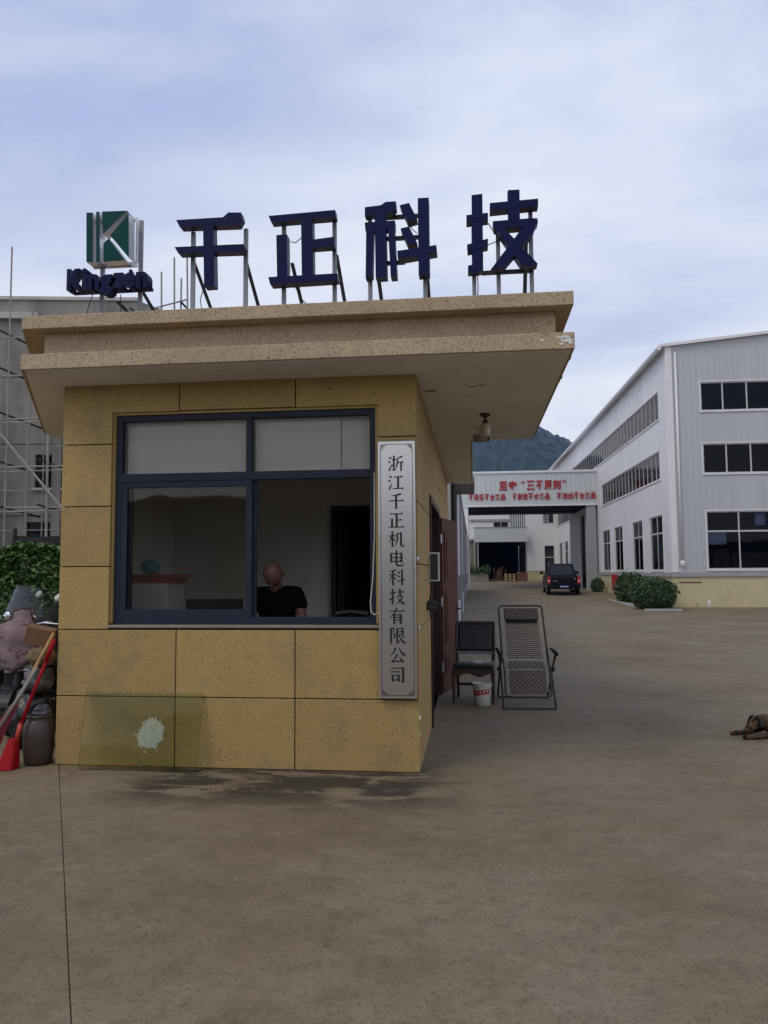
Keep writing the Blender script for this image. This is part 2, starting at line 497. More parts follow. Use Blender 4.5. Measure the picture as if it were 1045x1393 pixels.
# ================================================================== mesh helpers
class MB:
    def __init__(self):
        self.v, self.f, self.m = [], [], []

    def _add(self, vs, fs, mi=0):
        k = len(self.v)
        self.v += [tuple(p) for p in vs]
        self.f += [tuple(i + k for i in f) for f in fs]
        self.m += [mi] * len(fs)
        return self

    def box(self, x0, x1, y0, y1, z0, z1, mi=0):
        vs = [(x, y, z) for z in (z0, z1) for y in (y0, y1) for x in (x0, x1)]
        return self._add(vs, [(0, 2, 3, 1), (4, 5, 7, 6), (0, 1, 5, 4), (2, 6, 7, 3), (0, 4, 6, 2), (1, 3, 7, 5)], mi)

    def prism_z(self, poly, z0, z1, mi=0):
        n = len(poly)
        if sum(poly[i][0] * poly[(i + 1) % n][1] - poly[(i + 1) % n][0] * poly[i][1] for i in range(n)) < 0:
            poly = poly[::-1]
        vs = [(x, y, z0) for x, y in poly] + [(x, y, z1) for x, y in poly]
        fs = [tuple(range(n - 1, -1, -1)), tuple(range(n, 2 * n))]
        fs += [(i, (i + 1) % n, n + (i + 1) % n, n + i) for i in range(n)]
        return self._add(vs, fs, mi)

    def prism_y(self, poly, y0, y1, mi=0, mside=None):
        """poly in (x, z); front face at y0."""
        n = len(poly)
        if sum(poly[i][0] * poly[(i + 1) % n][1] - poly[(i + 1) % n][0] * poly[i][1] for i in range(n)) < 0:
            poly = poly[::-1]
        vs = [(x, y0, z) for x, z in poly] + [(x, y1, z) for x, z in poly]
        self._add(vs, [tuple(range(n)), tuple(range(2 * n - 1, n - 1, -1))], mi)
        k = len(self.v) - 2 * n
        for i in range(n):
            self.f.append((k + i, k + n + i, k + n + (i + 1) % n, k + (i + 1) % n))
            self.m.append(mi if mside is None else mside)
        return self

    def prism_x(self, poly, x0, x1, mi=0):
        """poly in (y, z)."""
        n = len(poly)
        if sum(poly[i][0] * poly[(i + 1) % n][1] - poly[(i + 1) % n][0] * poly[i][1] for i in range(n)) < 0:
            poly = poly[::-1]
        vs = [(x0, y, z) for y, z in poly] + [(x1, y, z) for y, z in poly]
        fs = [tuple(range(n - 1, -1, -1)), tuple(range(n, 2 * n))]
        fs += [(i, (i + 1) % n, n + (i + 1) % n, n + i) for i in range(n)]
        return self._add(vs, fs, mi)

    def path(self, pts, r, n=8, mi=0, closed=False):
        """Round tube along a polyline; r a number or one per point."""
        pts = [Vector(p) for p in pts]
        rs = r if isinstance(r, (list, tuple)) else [r] * len(pts)
        vs, fs = [], []
        L = len(pts)
        up = None
        for i, p in enumerate(pts):
            a = pts[(i - 1) % L] if (i > 0 or closed) else p
            c = pts[(i + 1) % L] if (i < L - 1 or closed) else p
            d = (c - a)
            d = d.normalized() if d.length > 1e-9 else Vector((0, 0, 1))
            if up is None:
                up = Vector((0, 0, 1)) if abs(d.z) < 0.9 else Vector((1, 0, 0))
            s = d.cross(up)
            if s.length < 1e-6:
                s = d.cross(Vector((0, 1, 0)))
            s.normalize()
            t = s.cross(d).normalized()
            up = t
            for j in range(n):
                q = 2 * math.pi * j / n
                vs.append(p + (s * math.cos(q) + t * math.sin(q)) * rs[i])
        for i in range(L if closed else L - 1):
            for j in range(n):
                a0, b0 = i * n, ((i + 1) % L) * n
                fs.append((a0 + j, b0 + j, b0 + (j + 1) % n, a0 + (j + 1) % n))
        if not closed:
            fs.append(tuple(range(n)))
            fs.append(tuple((L - 1) * n + j for j in range(n - 1, -1, -1)))
        return self._add(vs, fs, mi)

    def lathe(self, prof, c=(0, 0, 0), n=24, mi=0):
        vs, fs = [], []
        for r, z in prof:
            for j in range(n):
                a = 2 * math.pi * j / n
                vs.append((c[0] + r * math.cos(a), c[1] + r * math.sin(a), c[2] + z))
        for i in range(len(prof) - 1):
            for j in range(n):
                fs.append((i * n + j, i * n + (j + 1) % n, (i + 1) * n + (j + 1) % n, (i + 1) * n + j))
        fs.append(tuple(range(n - 1, -1, -1)))
        fs.append(tuple((len(prof) - 1) * n + j for j in range(n)))
        return self._add(vs, fs, mi)

    def quad(self, a, b, c, d, mi=0):
        return self._add([a, b, c, d], [(0, 1, 2, 3)], mi)

    def ball(self, c, rx, ry, rz, n=12, k=8, mi=0, jit=0.0):
        vs, fs = [], []
        for i in range(k + 1):
            th = math.pi * i / k
            for j in range(n):
                ph = 2 * math.pi * j / n
                q = 1 + (rnd.uniform(-jit, jit) if 0 < i < k else 0)
                vs.append((c[0] + rx * q * math.sin(th) * math.cos(ph), c[1] + ry * q * math.sin(th) * math.sin(ph), c[2] + rz * q * math.cos(th)))
        for i in range(k):
            for j in range(n):
                fs.append((i * n + j, (i + 1) * n + j, (i + 1) * n + (j + 1) % n, i * n + (j + 1) % n))
        return self._add(vs, fs, mi)

    def xform(self, mtx):
        self.v = [tuple(mtx @ Vector(p)) for p in self.v]
        return self

    def mesh(self, name, mats):
        me = bpy.data.meshes.new(name)
        me.from_pydata(self.v, [], self.f)
        for m in (mats if isinstance(mats, (list, tuple)) else [mats]):
            me.materials.append(M[m] if isinstance(m, str) else m)
        me.polygons.foreach_set('material_index', self.m)
        me.validate()
        me.update()
        return me

    def build(self, name, mats, parent=None, smooth=False, bevel=0.0, local=False):
        me = self.mesh(name, mats)
        if smooth:
            me.polygons.foreach_set('use_smooth', [True] * len(me.polygons))
        return put(name, me, parent, bevel, local)


def root_of(o):
    while o.parent:
        o = o.parent
    return o


def put(name, me, parent=None, bevel=0.0, local=False):
    o = bpy.data.objects.new(name, me)
    col.objects.link(o)
    if parent is not None:
        o.parent = parent
        r = root_of(parent)
        if not local and r.type == 'EMPTY' and parent is r:
            o.matrix_parent_inverse = Matrix.Translation(-Vector(r.location))
    if bevel:
        md = o.modifiers.new('bevel', 'BEVEL')
        md.width = bevel
        md.segments = 2
        md.limit_method = 'ANGLE'
        md.angle_limit = R(40)
    return o


def tag(o, label=None, cat=None, group=None, kind=None):
    if label:
        o['label'] = label
    if cat:
        o['category'] = cat
    if group:
        o['group'] = group
    if kind:
        o['kind'] = kind
    return o


def thing(name, loc, label, cat, rz=0.0, group=None):
    o = bpy.data.objects.new(name, None)
    o.empty_display_size = 0.2
    col.objects.link(o)
    o.location = loc
    o.rotation_euler = (0, 0, rz)
    return tag(o, label, cat, group)


def wall_mesh(mb, u0, u1, z0, z1, holes, f, th=0.1, mi=0):
    """A wall with rectangular holes; f(u, d, z) gives the point, d the depth behind the face."""
    us = sorted({u0, u1, *[h[0] for h in holes], *[h[1] for h in holes]})
    zs = sorted({z0, z1, *[h[2] for h in holes], *[h[3] for h in holes]})
    us = [u for u in us if u0 <= u <= u1]
    zs = [z for z in zs if z0 <= z <= z1]

    def hole(u, z):
        return any(h[0] < u < h[1] and h[2] < z < h[3] for h in holes)
    for i in range(len(us) - 1):
        for j in range(len(zs) - 1):
            a, b, c, d = us[i], us[i + 1], zs[j], zs[j + 1]
            if hole((a + b) / 2, (c + d) / 2):
                continue
            mb._add([f(a, 0, c), f(b, 0, c), f(b, 0, d), f(a, 0, d)], [(0, 1, 2, 3)], mi)
            mb._add([f(a, th, c), f(b, th, c), f(b, th, d), f(a, th, d)], [(3, 2, 1, 0)], mi)
    for (a, b, c, d) in holes:                       # reveals
        mb._add([f(a, 0, c), f(a, th, c), f(a, th, d), f(a, 0, d)], [(0, 1, 2, 3)], mi)
        mb._add([f(b, 0, c), f(b, th, c), f(b, th, d), f(b, 0, d)], [(3, 2, 1, 0)], mi)
        mb._add([f(a, 0, c), f(b, 0, c), f(b, th, c), f(a, th, c)], [(0, 1, 2, 3)], mi)
        mb._add([f(a, 0, d), f(b, 0, d), f(b, th, d), f(a, th, d)], [(3, 2, 1, 0)], mi)
    mb._add([f(u0, 0, z0), f(u0, th, z0), f(u0, th, z1), f(u0, 0, z1)], [(3, 2, 1, 0)], mi)
    mb._add([f(u1, 0, z0), f(u1, th, z0), f(u1, th, z1), f(u1, 0, z1)], [(0, 1, 2, 3)], mi)
    mb._add([f(u0, 0, z1), f(u1, 0, z1), f(u1, th, z1), f(u0, th, z1)], [(0, 1, 2, 3)], mi)
    return mb


def leaves(mb, n, sampler, size, rr, mi=0):
    """Small folded leaf faces spread through a volume."""
    for _ in range(n):
        p = Vector(sampler(rr))
        s = size * rr.uniform(0.6, 1.35)
        e = Euler((rr.uniform(-1.1, 1.1), rr.uniform(-1.1, 1.1), rr.uniform(0, 6.283))).to_matrix()
        a = [Vector((0, -s, 0)), Vector((s * 0.5, 0, s * 0.18)), Vector((0, s, 0)), Vector((-s * 0.5, 0, s * 0.18))]
        mb._add([p + e @ q for q in a], [(0, 1, 2), (0, 2, 3)], mi)
    return mb



# ================================================================== ground
def yard():
    mb = MB()
    xs = [-900, -60, -30, -12, -4, 4, 12, 30, 60, 900]
    ys = [-60, -5, 0, 8, 16, 24, 30, 34, 40, 46, 52, 58, 64, 72, 90, 200, 1500]
    def z(y):
        return -0.014 if y < 30 else min(gz(y), gz(90)) - 0.0
    for j in range(len(ys) - 1):
        for i in range(len(xs) - 1):
            mb.quad((xs[i], ys[j], z(ys[j])), (xs[i + 1], ys[j], z(ys[j])), (xs[i + 1], ys[j + 1], z(ys[j + 1])), (xs[i], ys[j + 1], z(ys[j + 1])))
    g = tag(mb.build('ground', 'yard_concrete'), 'grey brown concrete factory yard', None, kind='structure')
    # poured slabs with open joints; the diagonal joint runs from the booth's left corner towards the viewer
    gp = 0.003
    def xl(y):
        return -3.24 + (5.85 - y) * 0.5755
    polys = [
        [(xl(-4) + gp, -4), (9, -4), (9, 5.976), (-0.46, 5.986), (xl(5.986) + gp, 5.986)],
        [(-14, -4), (xl(-4) - gp, -4), (xl(2.2) - gp, 2.2), (-14, 2.2)],
        [(-14, 2.213), (xl(2.213) - gp, 2.213), (xl(5.985) - gp, 5.985), (xl(7.5) - gp, 7.5), (-14, 7.5)],
        [(-14, 7.513), (-4.0, 7.513), (-4.0, 30), (-14, 30)],
        [(xl(5.986) + gp, 5.9865), (-0.46, 5.9865), (-0.46, 14.4), (-3.99, 14.4), (-3.99, 7.2)],
        [(-0.4595, 5.993), (9, 5.984), (9, 9.9), (-0.4595, 9.9)],
        [(-0.4595, 9.911), (9, 9.911), (9, 14.6), (-0.4595, 14.6)],
        [(-3.99, 14.611), (9, 14.611), (9, 19.5), (-3.99, 19.5)],
        [(-3.99, 19.511), (9, 19.511), (9, 24.6), (-3.99, 24.6)],
        [(-3.99, 24.611), (9, 24.611), (9, 30), (-3.99, 30)],
        [(9.012, -4), (18, -4), (18, 9.9), (9.012, 9.9)],
        [(9.012, 9.913), (18, 9.913), (18, 19.5), (9.012, 19.5)],
        [(9.012, 19.513), (18, 19.513), (18, 30), (9.012, 30)],
    ]
    for p in polys:
        MB().prism_z(p, -0.06, 0.0).build('concrete_slab', 'yard_concrete', g)
    return g


yard()


def grit():
    rr = random.Random(31)
    m = MB()
    for _ in range(260):
        y = 6.2 - abs(rr.gauss(0, 0.9)) if rr.random() < 0.5 else rr.uniform(2.6, 11)
        x = rr.uniform(-3.3, 3.2)
        if -3.5 < x < -0.44 and y > 6.24:
            continue
        q = rr.uniform(0.0025, 0.007)
        m._add([(x + q * rr.uniform(0.6, 1.3), y, 0.0), (x - q * 0.5, y + q * rr.uniform(0.6, 1.2), 0.0), (x - q * 0.6, y - q * rr.uniform(0.5, 1.2), 0.0), (x, y, q * rr.uniform(0.5, 1.1))],
               [(0, 1, 3), (1, 2, 3), (2, 0, 3), (2, 1, 0)], rr.choice((0, 0, 1, 2)))
    tag(m.build('grit', ['concrete_old', 'soil', 'concrete_light']), 'loose grit and flakes scattered over the concrete', 'grit', kind='stuff')


grit()


# ================================================================== booth (guardhouse)
FY = 6.276
booth = thing('guardhouse', (-2.0, 8.0, 0), 'small yellow stone clad guardhouse with flat overhanging roof and front window', 'guardhouse')


def front_wall():
    mb = MB()
    wall_mesh(mb, -3.50, -0.468, 0, 3.23, [(-3.075, -0.765, 1.155, 2.985)], lambda u, d, z: (u, FY + 0.025 + d, z), 0.16)
    w = mb.build('front_wall', 'joint', booth)
    g = 0.0045
    def P(x0, x1, z0, z1):
        return [(x0 + g, z0 + g), (x1 - g, z0 + g), (x1 - g, z1 - g), (x0 + g, z1 - g)]
    xl, a, b, xr = -3.525, -2.477, -1.462, -0.440
    ps = [P(xl, a, 0, 0.572), P(a, b, 0, 0.572), P(b, xr, 0, 0.572), P(xl, a, 0.572, 1.128), P(a, b, 0.572, 1.128), P(b, xr, 0.572, 1.128)]
    for z0, z1 in ((1.128, 1.66), (1.66, 2.175), (2.175, 2.712)):
        ps.append(P(xl, -3.075 + g, z0, z1))
        ps.append(P(-0.765 - g, xr, z0, z1))
    ps.append(P(a, b, 2.985, 3.234))
    ps.append([(xl + g, 2.712 + g), (-3.075, 2.712 + g), (-3.075, 2.985), (a - g, 2.985), (a - g, 3.23), (xl + g, 3.23)])
    ps.append([(xr - g, 2.712 + g), (xr - g, 3.23), (b + g, 3.23), (b + g, 2.985), (-0.765, 2.985), (-0.765, 2.712 + g)])
    for p in ps:
        o = MB().prism_y(p, FY + rnd.uniform(-0.0015, 0.0015), FY + 0.0245).build('stone_panel', 'stone', w, bevel=0.003)
    # reveals of the opening
    m2 = MB()
    m2.box(-3.075, -3.055, FY + 0.0255, FY + 0.12, 1.18, 2.985)
    m2.box(-0.79, -0.765, FY + 0.0255, FY + 0.12, 1.18, 2.985)
    m2.box(-3.055, -0.79, FY + 0.0255, FY + 0.12, 2.965, 2.985)
    m2.build('window_reveal', 'stone', w)
    MB().box(-3.09, -0.765, FY - 0.004, FY + 0.13, 1.142, 1.166).build('window_sill', 'grout_light', w, bevel=0.004)
    # trowelled white plaster patch low on the wall
    pm = MB()
    n = 110
    ring = []
    for i in range(n):
        t = 2 * math.pi * i / n
        r = 1 + 0.18 * mnoise.noise((math.cos(t) * 2, math.sin(t) * 2, 3.3)) + 0.20 * mnoise.noise((math.cos(t) * 9, math.sin(t) * 9, 1.0)) + 0.12 * mnoise.noise((t * 7, 0, 7))
        ring.append((-2.685 + 0.112 * r * math.cos(t) + 0.02 * math.sin(t), 0.272 + 0.125 * r * math.sin(t)))
    pm.prism_y(ring, FY - 0.0045, FY + 0.001)
    for (dx, dz, r) in ((-0.13, -0.01, 0.012), (-0.05, -0.15, 0.014), (-0.09, -0.12, 0.008), (0.06, -0.14, 0.007)):
        pm.prism_y([(-2.685 + dx + r * math.cos(k * 1.05), 0.272 + dz + r * 0.6 * math.sin(k * 1.05)) for k in range(6)], FY - 0.003, FY + 0.001)
    tag(pm.build('plaster_patch', 'plaster_white', booth), 'round white plaster patch')


front_wall()


def side_walls():
    X = -0.468
    mb = MB()
    wall_mesh(mb, FY + 0.025, 14.2, 0, 3.23, [(8.05, 10.25, 0.0, 2.41)], lambda u, d, z: (X - d, u, z), 0.16)
    w = mb.build('right_wall', 'joint', booth)
    g = 0.0045
    rows = [0, 0.572, 1.128, 1.66, 2.175, 2.712, 3.234]
    def pan(y0, y1, z0, z1):
        MB().box(X + 0.0005, -0.4435 + rnd.uniform(-0.001, 0.001), y0 + g, y1 - g, z0 + g, z1 - g).build('stone_panel', 'stone', w, bevel=0.003)
    for i in range(6):
        pan(FY + 0.0255, 8.05, rows[i], rows[i + 1])
        for (a, b) in ((10.25, 11.6), (11.6, 12.9), (12.9, 14.2)):
            pan(a, b, rows[i], rows[i + 1])
    for (a, b) in ((8.05, 9.15), (9.15, 10.25)):
        pan(a, b, 2.41, 2.712)
        pan(a, b, 2.712, 3.234)
    # left wall follows the slanting plot boundary, then runs straight back
    m2 = MB()
    m2.prism_z([(-3.50, FY + 0.0255), (-3.34, FY + 0.186), (-4.13, 7.87), (-4.30, 7.87)], 0, 3.23)
    m2.prism_z([(-4.30, 7.871), (-4.13, 7.871), (-4.13, 14.0), (-4.30, 14.0)], 0, 3.23)
    m2.build('left_wall', 'stone', booth)
    MB().box(-4.3, -0.63, 14.001, 14.16, 0, 3.23).build('back_wall', 'stone', booth)
    # small chips on the corner
    for (z, s) in ((1.15, 0.022), (0.43, 0.018), (0.30, 0.012), (1.02, 0.012)):
        MB().ball((-0.4405, FY + 0.004, z), s * 0.5, s * 0.6, s, 6, 4, jit=0.3).build('chipped_edge', 'plaster_white', booth)


side_walls()


def interior():
    MB().prism_z([(-3.33, 6.465), (-0.63, 6.465), (-0.63, 13.99), (-4.12, 13.99), (-4.12, 7.9)], 0.0, 0.03).build('floor', 'room_floor', booth)
    pw = MB()
    wall_mesh(pw, -4.13, -0.63, 0.03, 3.23, [(-1.84, -1.16, 0.03, 2.43)], lambda u, d, z: (u, 10.3 + d, z), 0.12)
    p = pw.build('partition_wall', 'room_wall', booth)
    fm = MB()
    fm.box(-1.90, -1.84, 10.27, 10.43, 0.03, 2.49)
    fm.box(-1.16, -1.10, 10.27, 10.43, 0.03, 2.49)
    fm.box(-1.84, -1.16, 10.27, 10.43, 2.43, 2.49)
    fm.build('door_frame', 'inner_door', p)
    MB().prism_z([(-1.835, 10.44), (-1.80, 10.44), (-1.68, 11.15), (-1.72, 11.15)], 0.04, 2.42).build('door_leaf', 'inner_door', p)
    MB().box(-2.25, -2.17, 10.288, 10.3, 1.46, 1.55).build('light_switch', 'white_plastic', p, bevel=0.003)
    # plastered inside faces of the outer walls
    MB().prism_z([(-3.335, 6.47), (-3.32, 6.47), (-4.11, 7.88), (-4.125, 7.88)], 0.03, 3.22).build('inner_lining', 'room_wall', booth)
    MB().box(-4.125, -4.11, 7.881, 10.29, 0.03, 3.22).build('inner_lining', 'room_wall', booth)
    MB().box(-0.645, -0.6305, 6.47, 8.04, 0.03, 3.22).build('inner_lining', 'room_wall', booth)


interior()


def booth_window():
    w = MB()
    y0, y1 = FY + 0.05, FY + 0.115
    xl, xr, zb, zt = -3.054, -0.791, 1.167, 2.964
    t = 0.05
    w.box(xl, xl + t, y0, y1, zb, zt)
    w.box(xr - t, xr, y0, y1, zb, zt)
    w.box(xl + t, xr - t, y0, y1, zt - t, zt)
    w.box(xl + t, xr - t, y0, y1, zb, zb + 0.06)
    fr = w.build('window', 'window_frame', booth, bevel=0.003)
    MB().box(xl + t, xr - t, y0 - 0.004, y1 + 0.004, 2.385, 2.455).build('transom', 'window_frame', fr, bevel=0.003)
    MB().box(-1.90, -1.85, y0, y1, 2.4555, zt - t).build('mullion', 'window_frame', fr, bevel=0.003)
    for a, b in ((xl + t, -1.90), (-1.85, xr - t)):
        MB().box(a, b, y0 + 0.03, y0 + 0.036, 2.4555, zt - t).build('pane', 'glass_sash', fr)
    # fixed / sliding sash on the left half, in front; the second sash is slid behind it
    for k, (a, b, yy) in enumerate(((xl + t, -1.845, y0 + 0.002), (xl + t + 0.03, -1.815, y0 + 0.034))):
        s = MB()
        s.box(a, a + 0.055, yy, yy + 0.028, zb + 0.0605, 2.3845)
        s.box(b - 0.055, b, yy, yy + 0.028, zb + 0.0605, 2.3845)
        s.box(a + 0.055, b - 0.055, yy, yy + 0.028, 2.335, 2.3845)
        s.box(a + 0.055, b - 0.055, yy, yy + 0.028, zb + 0.0605, zb + 0.125)
        s.build('sash', 'window_frame', fr, bevel=0.003)
        MB().box(a + 0.055, b - 0.055, yy + 0.011, yy + 0.016, zb + 0.125, 2.335).build('pane', 'glass_sash', fr)
    MB().box(-1.83, -1.816, y0 + 0.02, y0 + 0.032, 1.55, 1.72).build('sash_handle', 'black_plastic', fr)
    # cloth roller blinds behind the upper lights
    for a, b in ((xl + t + 0.01, -1.905), (-1.845, -1.10)):
        m = MB()
        n = 12
        for i in range(n):
            z0 = 2.47 + (2.95 - 2.47) * i / n
            z1 = 2.47 + (2.95 - 2.47) * (i + 1) / n
            q0, q1 = 0.004 * math.sin(i * 1.1), 0.004 * math.sin((i + 1) * 1.1)
            m.quad((a, y1 + 0.03 + q0, z0), (b, y1 + 0.03 + q0, z0), (b, y1 + 0.03 + q1, z1), (a, y1 + 0.03 + q1, z1))
        m.path([(a, y1 + 0.03, 2.462), (b, y1 + 0.03, 2.462)], 0.012, 8)
        m.build('roller_blind', 'blind', fr)
    m = MB()
    m.box(-1.095, xr - t - 0.01, y1 + 0.045, y1 + 0.05, 2.46, 2.94)
    m.build('blind_sheet', 'blind', fr)
    # hanging white cable at the right jamb
    pts = [(-0.80, FY + 0.03, 2.42), (-0.80, FY + 0.02, 1.9), (-0.815, FY + 0.01, 1.55), (-0.835, FY + 0.005, 1.36), (-0.83, FY, 1.27), (-0.80, FY - 0.004, 1.25), (-0.775, FY - 0.006, 1.27)]
    tag(MB().path(pts, 0.005, 6).build('window_cable', 'cable_white', smooth=True), 'thin white cable hanging in the right corner of the guardhouse window', 'cable')


booth_window()


def booth_roof():
    outer = [(-3.585, 5.72), (0.775, 5.72), (0.775, 9.65), (0.02, 9.65), (0.02, 14.4), (-4.95, 14.4), (-4.95, 8.4)]
    rec = [(-3.46, 5.845), (0.65, 5.845), (0.65, 9.53), (-0.10, 9.53), (-0.10, 14.28), (-4.82, 14.28), (-4.82, 8.36)]
    sof = [(-3.56, 5.745), (0.75, 5.745), (0.75, 9.625), (-0.005, 9.625), (-0.005, 14.375), (-4.925, 14.375), (-4.925, 8.40)]
    r = MB().prism_z(outer, 3.236, 3.362).build('roof', 'roof_stone', booth, bevel=0.006)
    MB().prism_z(sof, 3.2312, 3.2362).build('soffit', 'soffit', r)
    MB().prism_z(rec, 3.3605, 3.57).build('recessed_band', 'roof_stone', r)
    MB().prism_z(outer, 3.568, 3.675).build('parapet_band', 'roof_stone', r, bevel=0.006)
    # flaked paint at the front right corner
    c = MB()
    rr = random.Random(4)
    for (x0, x1, z, h) in ((0.62, 0.765, 3.325, 0.016), (0.66, 0.77, 3.30, 0.02), (0.655, 0.70, 3.275, 0.012), (0.52, 0.56, 3.305, 0.016), (0.72, 0.77, 3.28, 0.012)):
        n = 14
        c.prism_y([((x0 + x1) / 2 + (x1 - x0) / 2 * math.cos(6.283 * i / n) * rr.uniform(0.6, 1), z + h * math.sin(6.283 * i / n) * rr.uniform(0.4, 1.1)) for i in range(n)], 5.7175, 5.7205)
    for (y, h, z) in ((5.8, 0.06, 3.30), (6.0, 0.10, 3.26), (6.6, 0.08, 3.25), (6.75, 0.05, 3.25)):
        n = 10
        c.prism_x([(y + h * math.cos(6.283 * i / n) * rr.uniform(0.6, 1), z + 0.3 * h * math.sin(6.283 * i / n)) for i in range(n)], 0.7745, 0.777)
    c.build('flaked_paint', 'plaster_white', r)
    d = MB()
    for (x, y, a, b) in ((-0.36, 6.9, 0.07, 0.035), (0.02, 6.78, 0.05, 0.02), (0.10, 6.74, 0.05, 0.018), (-0.05, 6.72, 0.02, 0.02)):
        n = 12
        d.prism_z([(x + a * math.cos(6.283 * i / n) * rr.uniform(0.5, 1), y + b * math.sin(6.283 * i / n) * rr.uniform(0.5, 1.1)) for i in range(n)], 3.2298, 3.2311)
    d.build('soffit_scar', 'jar_clay', r)


booth_roof()


def booth_door():
    f = MB()
    f.box(-0.60, -0.425, 8.055, 8.13, 0.0, 2.40)
    f.box(-0.60, -0.425, 10.17, 10.245, 0.0, 2.40)
    f.box(-0.60, -0.425, 8.13, 10.17, 2.33, 2.40)
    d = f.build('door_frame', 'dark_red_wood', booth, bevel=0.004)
    # closed leaf
    c = MB()
    c.box(-0.55, -0.50, 8.135, 9.14, 0.03, 2.32)
    for z0, z1 in ((0.2, 0.8), (0.95, 1.5), (1.65, 2.15)):
        c.box(-0.4995, -0.485, 8.28, 9.0, z0, z1)
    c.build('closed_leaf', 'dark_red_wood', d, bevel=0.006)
    # open leaf folded back towards the wall
    a = Vector((-0.425, 10.26, 0))
    e = (Vector((-0.245, 11.14, 0)) - a).normalized()
    n = Vector((e.y, -e.x, 0))
    m = Matrix(((e.x, n.x, 0, a.x), (e.y, n.y, 0, a.y), (0, 0, 1, 0), (0, 0, 0, 1)))
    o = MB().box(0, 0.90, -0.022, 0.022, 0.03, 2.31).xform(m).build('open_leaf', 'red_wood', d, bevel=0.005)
    p = MB()
    for z0, z1 in ((0.22, 0.52), (0.62, 1.35), (1.45, 2.14)):
        p.box(0.12, 0.78, 0.0225, 0.034, z0, z1)
        p.box(0.20, 0.70, 0.0345, 0.042, z0 + 0.07, z1 - 0.07)
    p.xform(m).build('raised_panel', 'red_wood', o, bevel=0.008)
    h = MB()
    h.box(0.82, 0.86, 0.0225, 0.03, 0.95, 1.15)
    h.path([(0.84, 0.03, 1.07), (0.84, 0.075, 1.07), (0.74, 0.08, 1.07)], 0.011, 8)
    h.xform(m).build('door_handle', 'black_plastic', o)
    for z in (0.35, 2.03, 1.2):
        MB().path([(-0.415, 10.235, z - 0.06), (-0.415, 10.235, z + 0.06)], 0.013, 8).build('hinge', 'silver', d)


booth_door()

# wall terminal with white frame, keypad box
t = thing('access_terminal', (-0.44, 7.8, 1.5), 'white framed dark screen terminal sticking out beside the guardhouse door', 'terminal')
MB().box(-0.443, -0.335, 7.78, 7.83, 1.50, 1.79).build('frame', 'white_plastic', t, bevel=0.006)
MB().box(-0.428, -0.350, 7.776, 7.7795, 1.515, 1.775).build('screen', 'screen_dark', t)
t = thing('door_camera', (-0.44, 7.2, 1.2), 'black camera box on a bracket low beside the guardhouse door', 'camera')
MB().box(-0.443, -0.425, 7.88, 7.98, 1.15, 1.36).build('bracket', 'black_plastic', t, bevel=0.004)
MB().path([(-0.43, 7.92, 1.26), (-0.40, 7.86, 1.25)], 0.012, 8).build('arm', 'black_plastic', t)
MB().box(-0.05, 0.05, -0.06, 0.06, -0.045, 0.045).xform(Matrix.Translation((-0.395, 7.45, 1.27)) @ Matrix.Rotation(R(12), 4, 'Y')).build('housing', 'black_plastic', t, bevel=0.012)
MB().box(-0.036, 0.036, -0.0635, -0.0605, -0.03, 0.03).xform(Matrix.Translation((-0.395, 7.45, 1.27)) @ Matrix.Rotation(R(12), 4, 'Y')).build('lens', 'screen_dark', t)

# porch lamp and camera under the soffit
t = thing('porch_lamp', (0.15, 8.0, 3.23), 'jar shaped glass ceiling lamp hanging under the guardhouse overhang', 'lamp')
MB().lathe([(0.055, 3.231), (0.055, 3.215), (0.035, 3.20), (0.012, 3.19), (0.012, 3.165), (0.03, 3.155), (0.03, 3.13)], (0.15, 8.0, 0), 20).build('mount', 'bronze_tube', t, smooth=True)
MB().lathe([(0.02, 3.1325), (0.042, 3.125), (0.05, 3.10), (0.05, 3.02), (0.044, 3.0), (0.02, 2.99)], (0.15, 8.0, 0), 20).build('glass_jar', 'lamp_glass', t, smooth=True)
t = thing('security_camera', (0.09, 8.75, 3.23), 'small bullet security camera under the guardhouse overhang behind the porch lamp', 'camera')
MB().lathe([(0.04, 3.231), (0.04, 3.20), (0.015, 3.19), (0.015, 3.13)], (0.10, 8.75, 0), 16).build('mount', 'white_plastic', t)
MB().path([(0.03, 8.75, 3.105), (0.19, 8.72, 3.095)], [0.045, 0.042], 14).build('housing', 'ledge_grey', t, smooth=True)
MB().path([(0.1905, 8.72, 3.095), (0.205, 8.718, 3.094)], [0.036, 0.034], 14).build('lens', 'black_plastic', t)


# ================================================================== rooftop sign
SY = 5.85


def strokes_thing(name, label, polys, posts, braces, rails, cables, mats=('navy_face', 'navy_side'), depth=0.085):
    cx = sum(p[0] for q in polys for p in q) / sum(len(q) for q in polys)
    t = thing(name, (cx, SY, 3.675), label, 'sign', group='characters of the rooftop sign')
    for i, p in enumerate(polys):
        y0 = SY - 0.02 - 0.0018 * i
        MB().prism_y(p, y0, y0 + depth + 0.0036 * i, 0, 1).build('stroke', list(mats), t)
    for (x, z) in posts:
        MB().box(x - 0.016, x + 0.016, SY + 0.085, SY + 0.115, 3.6755, z).build('post', 'galvanised', t)
    for (x, z, dy) in braces:
        MB().path([(x, SY + 0.12, z), (x, SY + 0.12 + dy, 3.66)], 0.016, 4).build('brace', 'dark_steel', t)
    for (x0, x1, z) in rails:
        MB().box(x0, x1, SY + 0.083, SY + 0.113, z - 0.014, z + 0.014).build('rail', 'dark_steel', t)
    for pts in cables:
        MB().path([(x, SY + 0.07, z) for x, z in pts], 0.004, 5).build('cable', 'black_plastic', t)
    return t


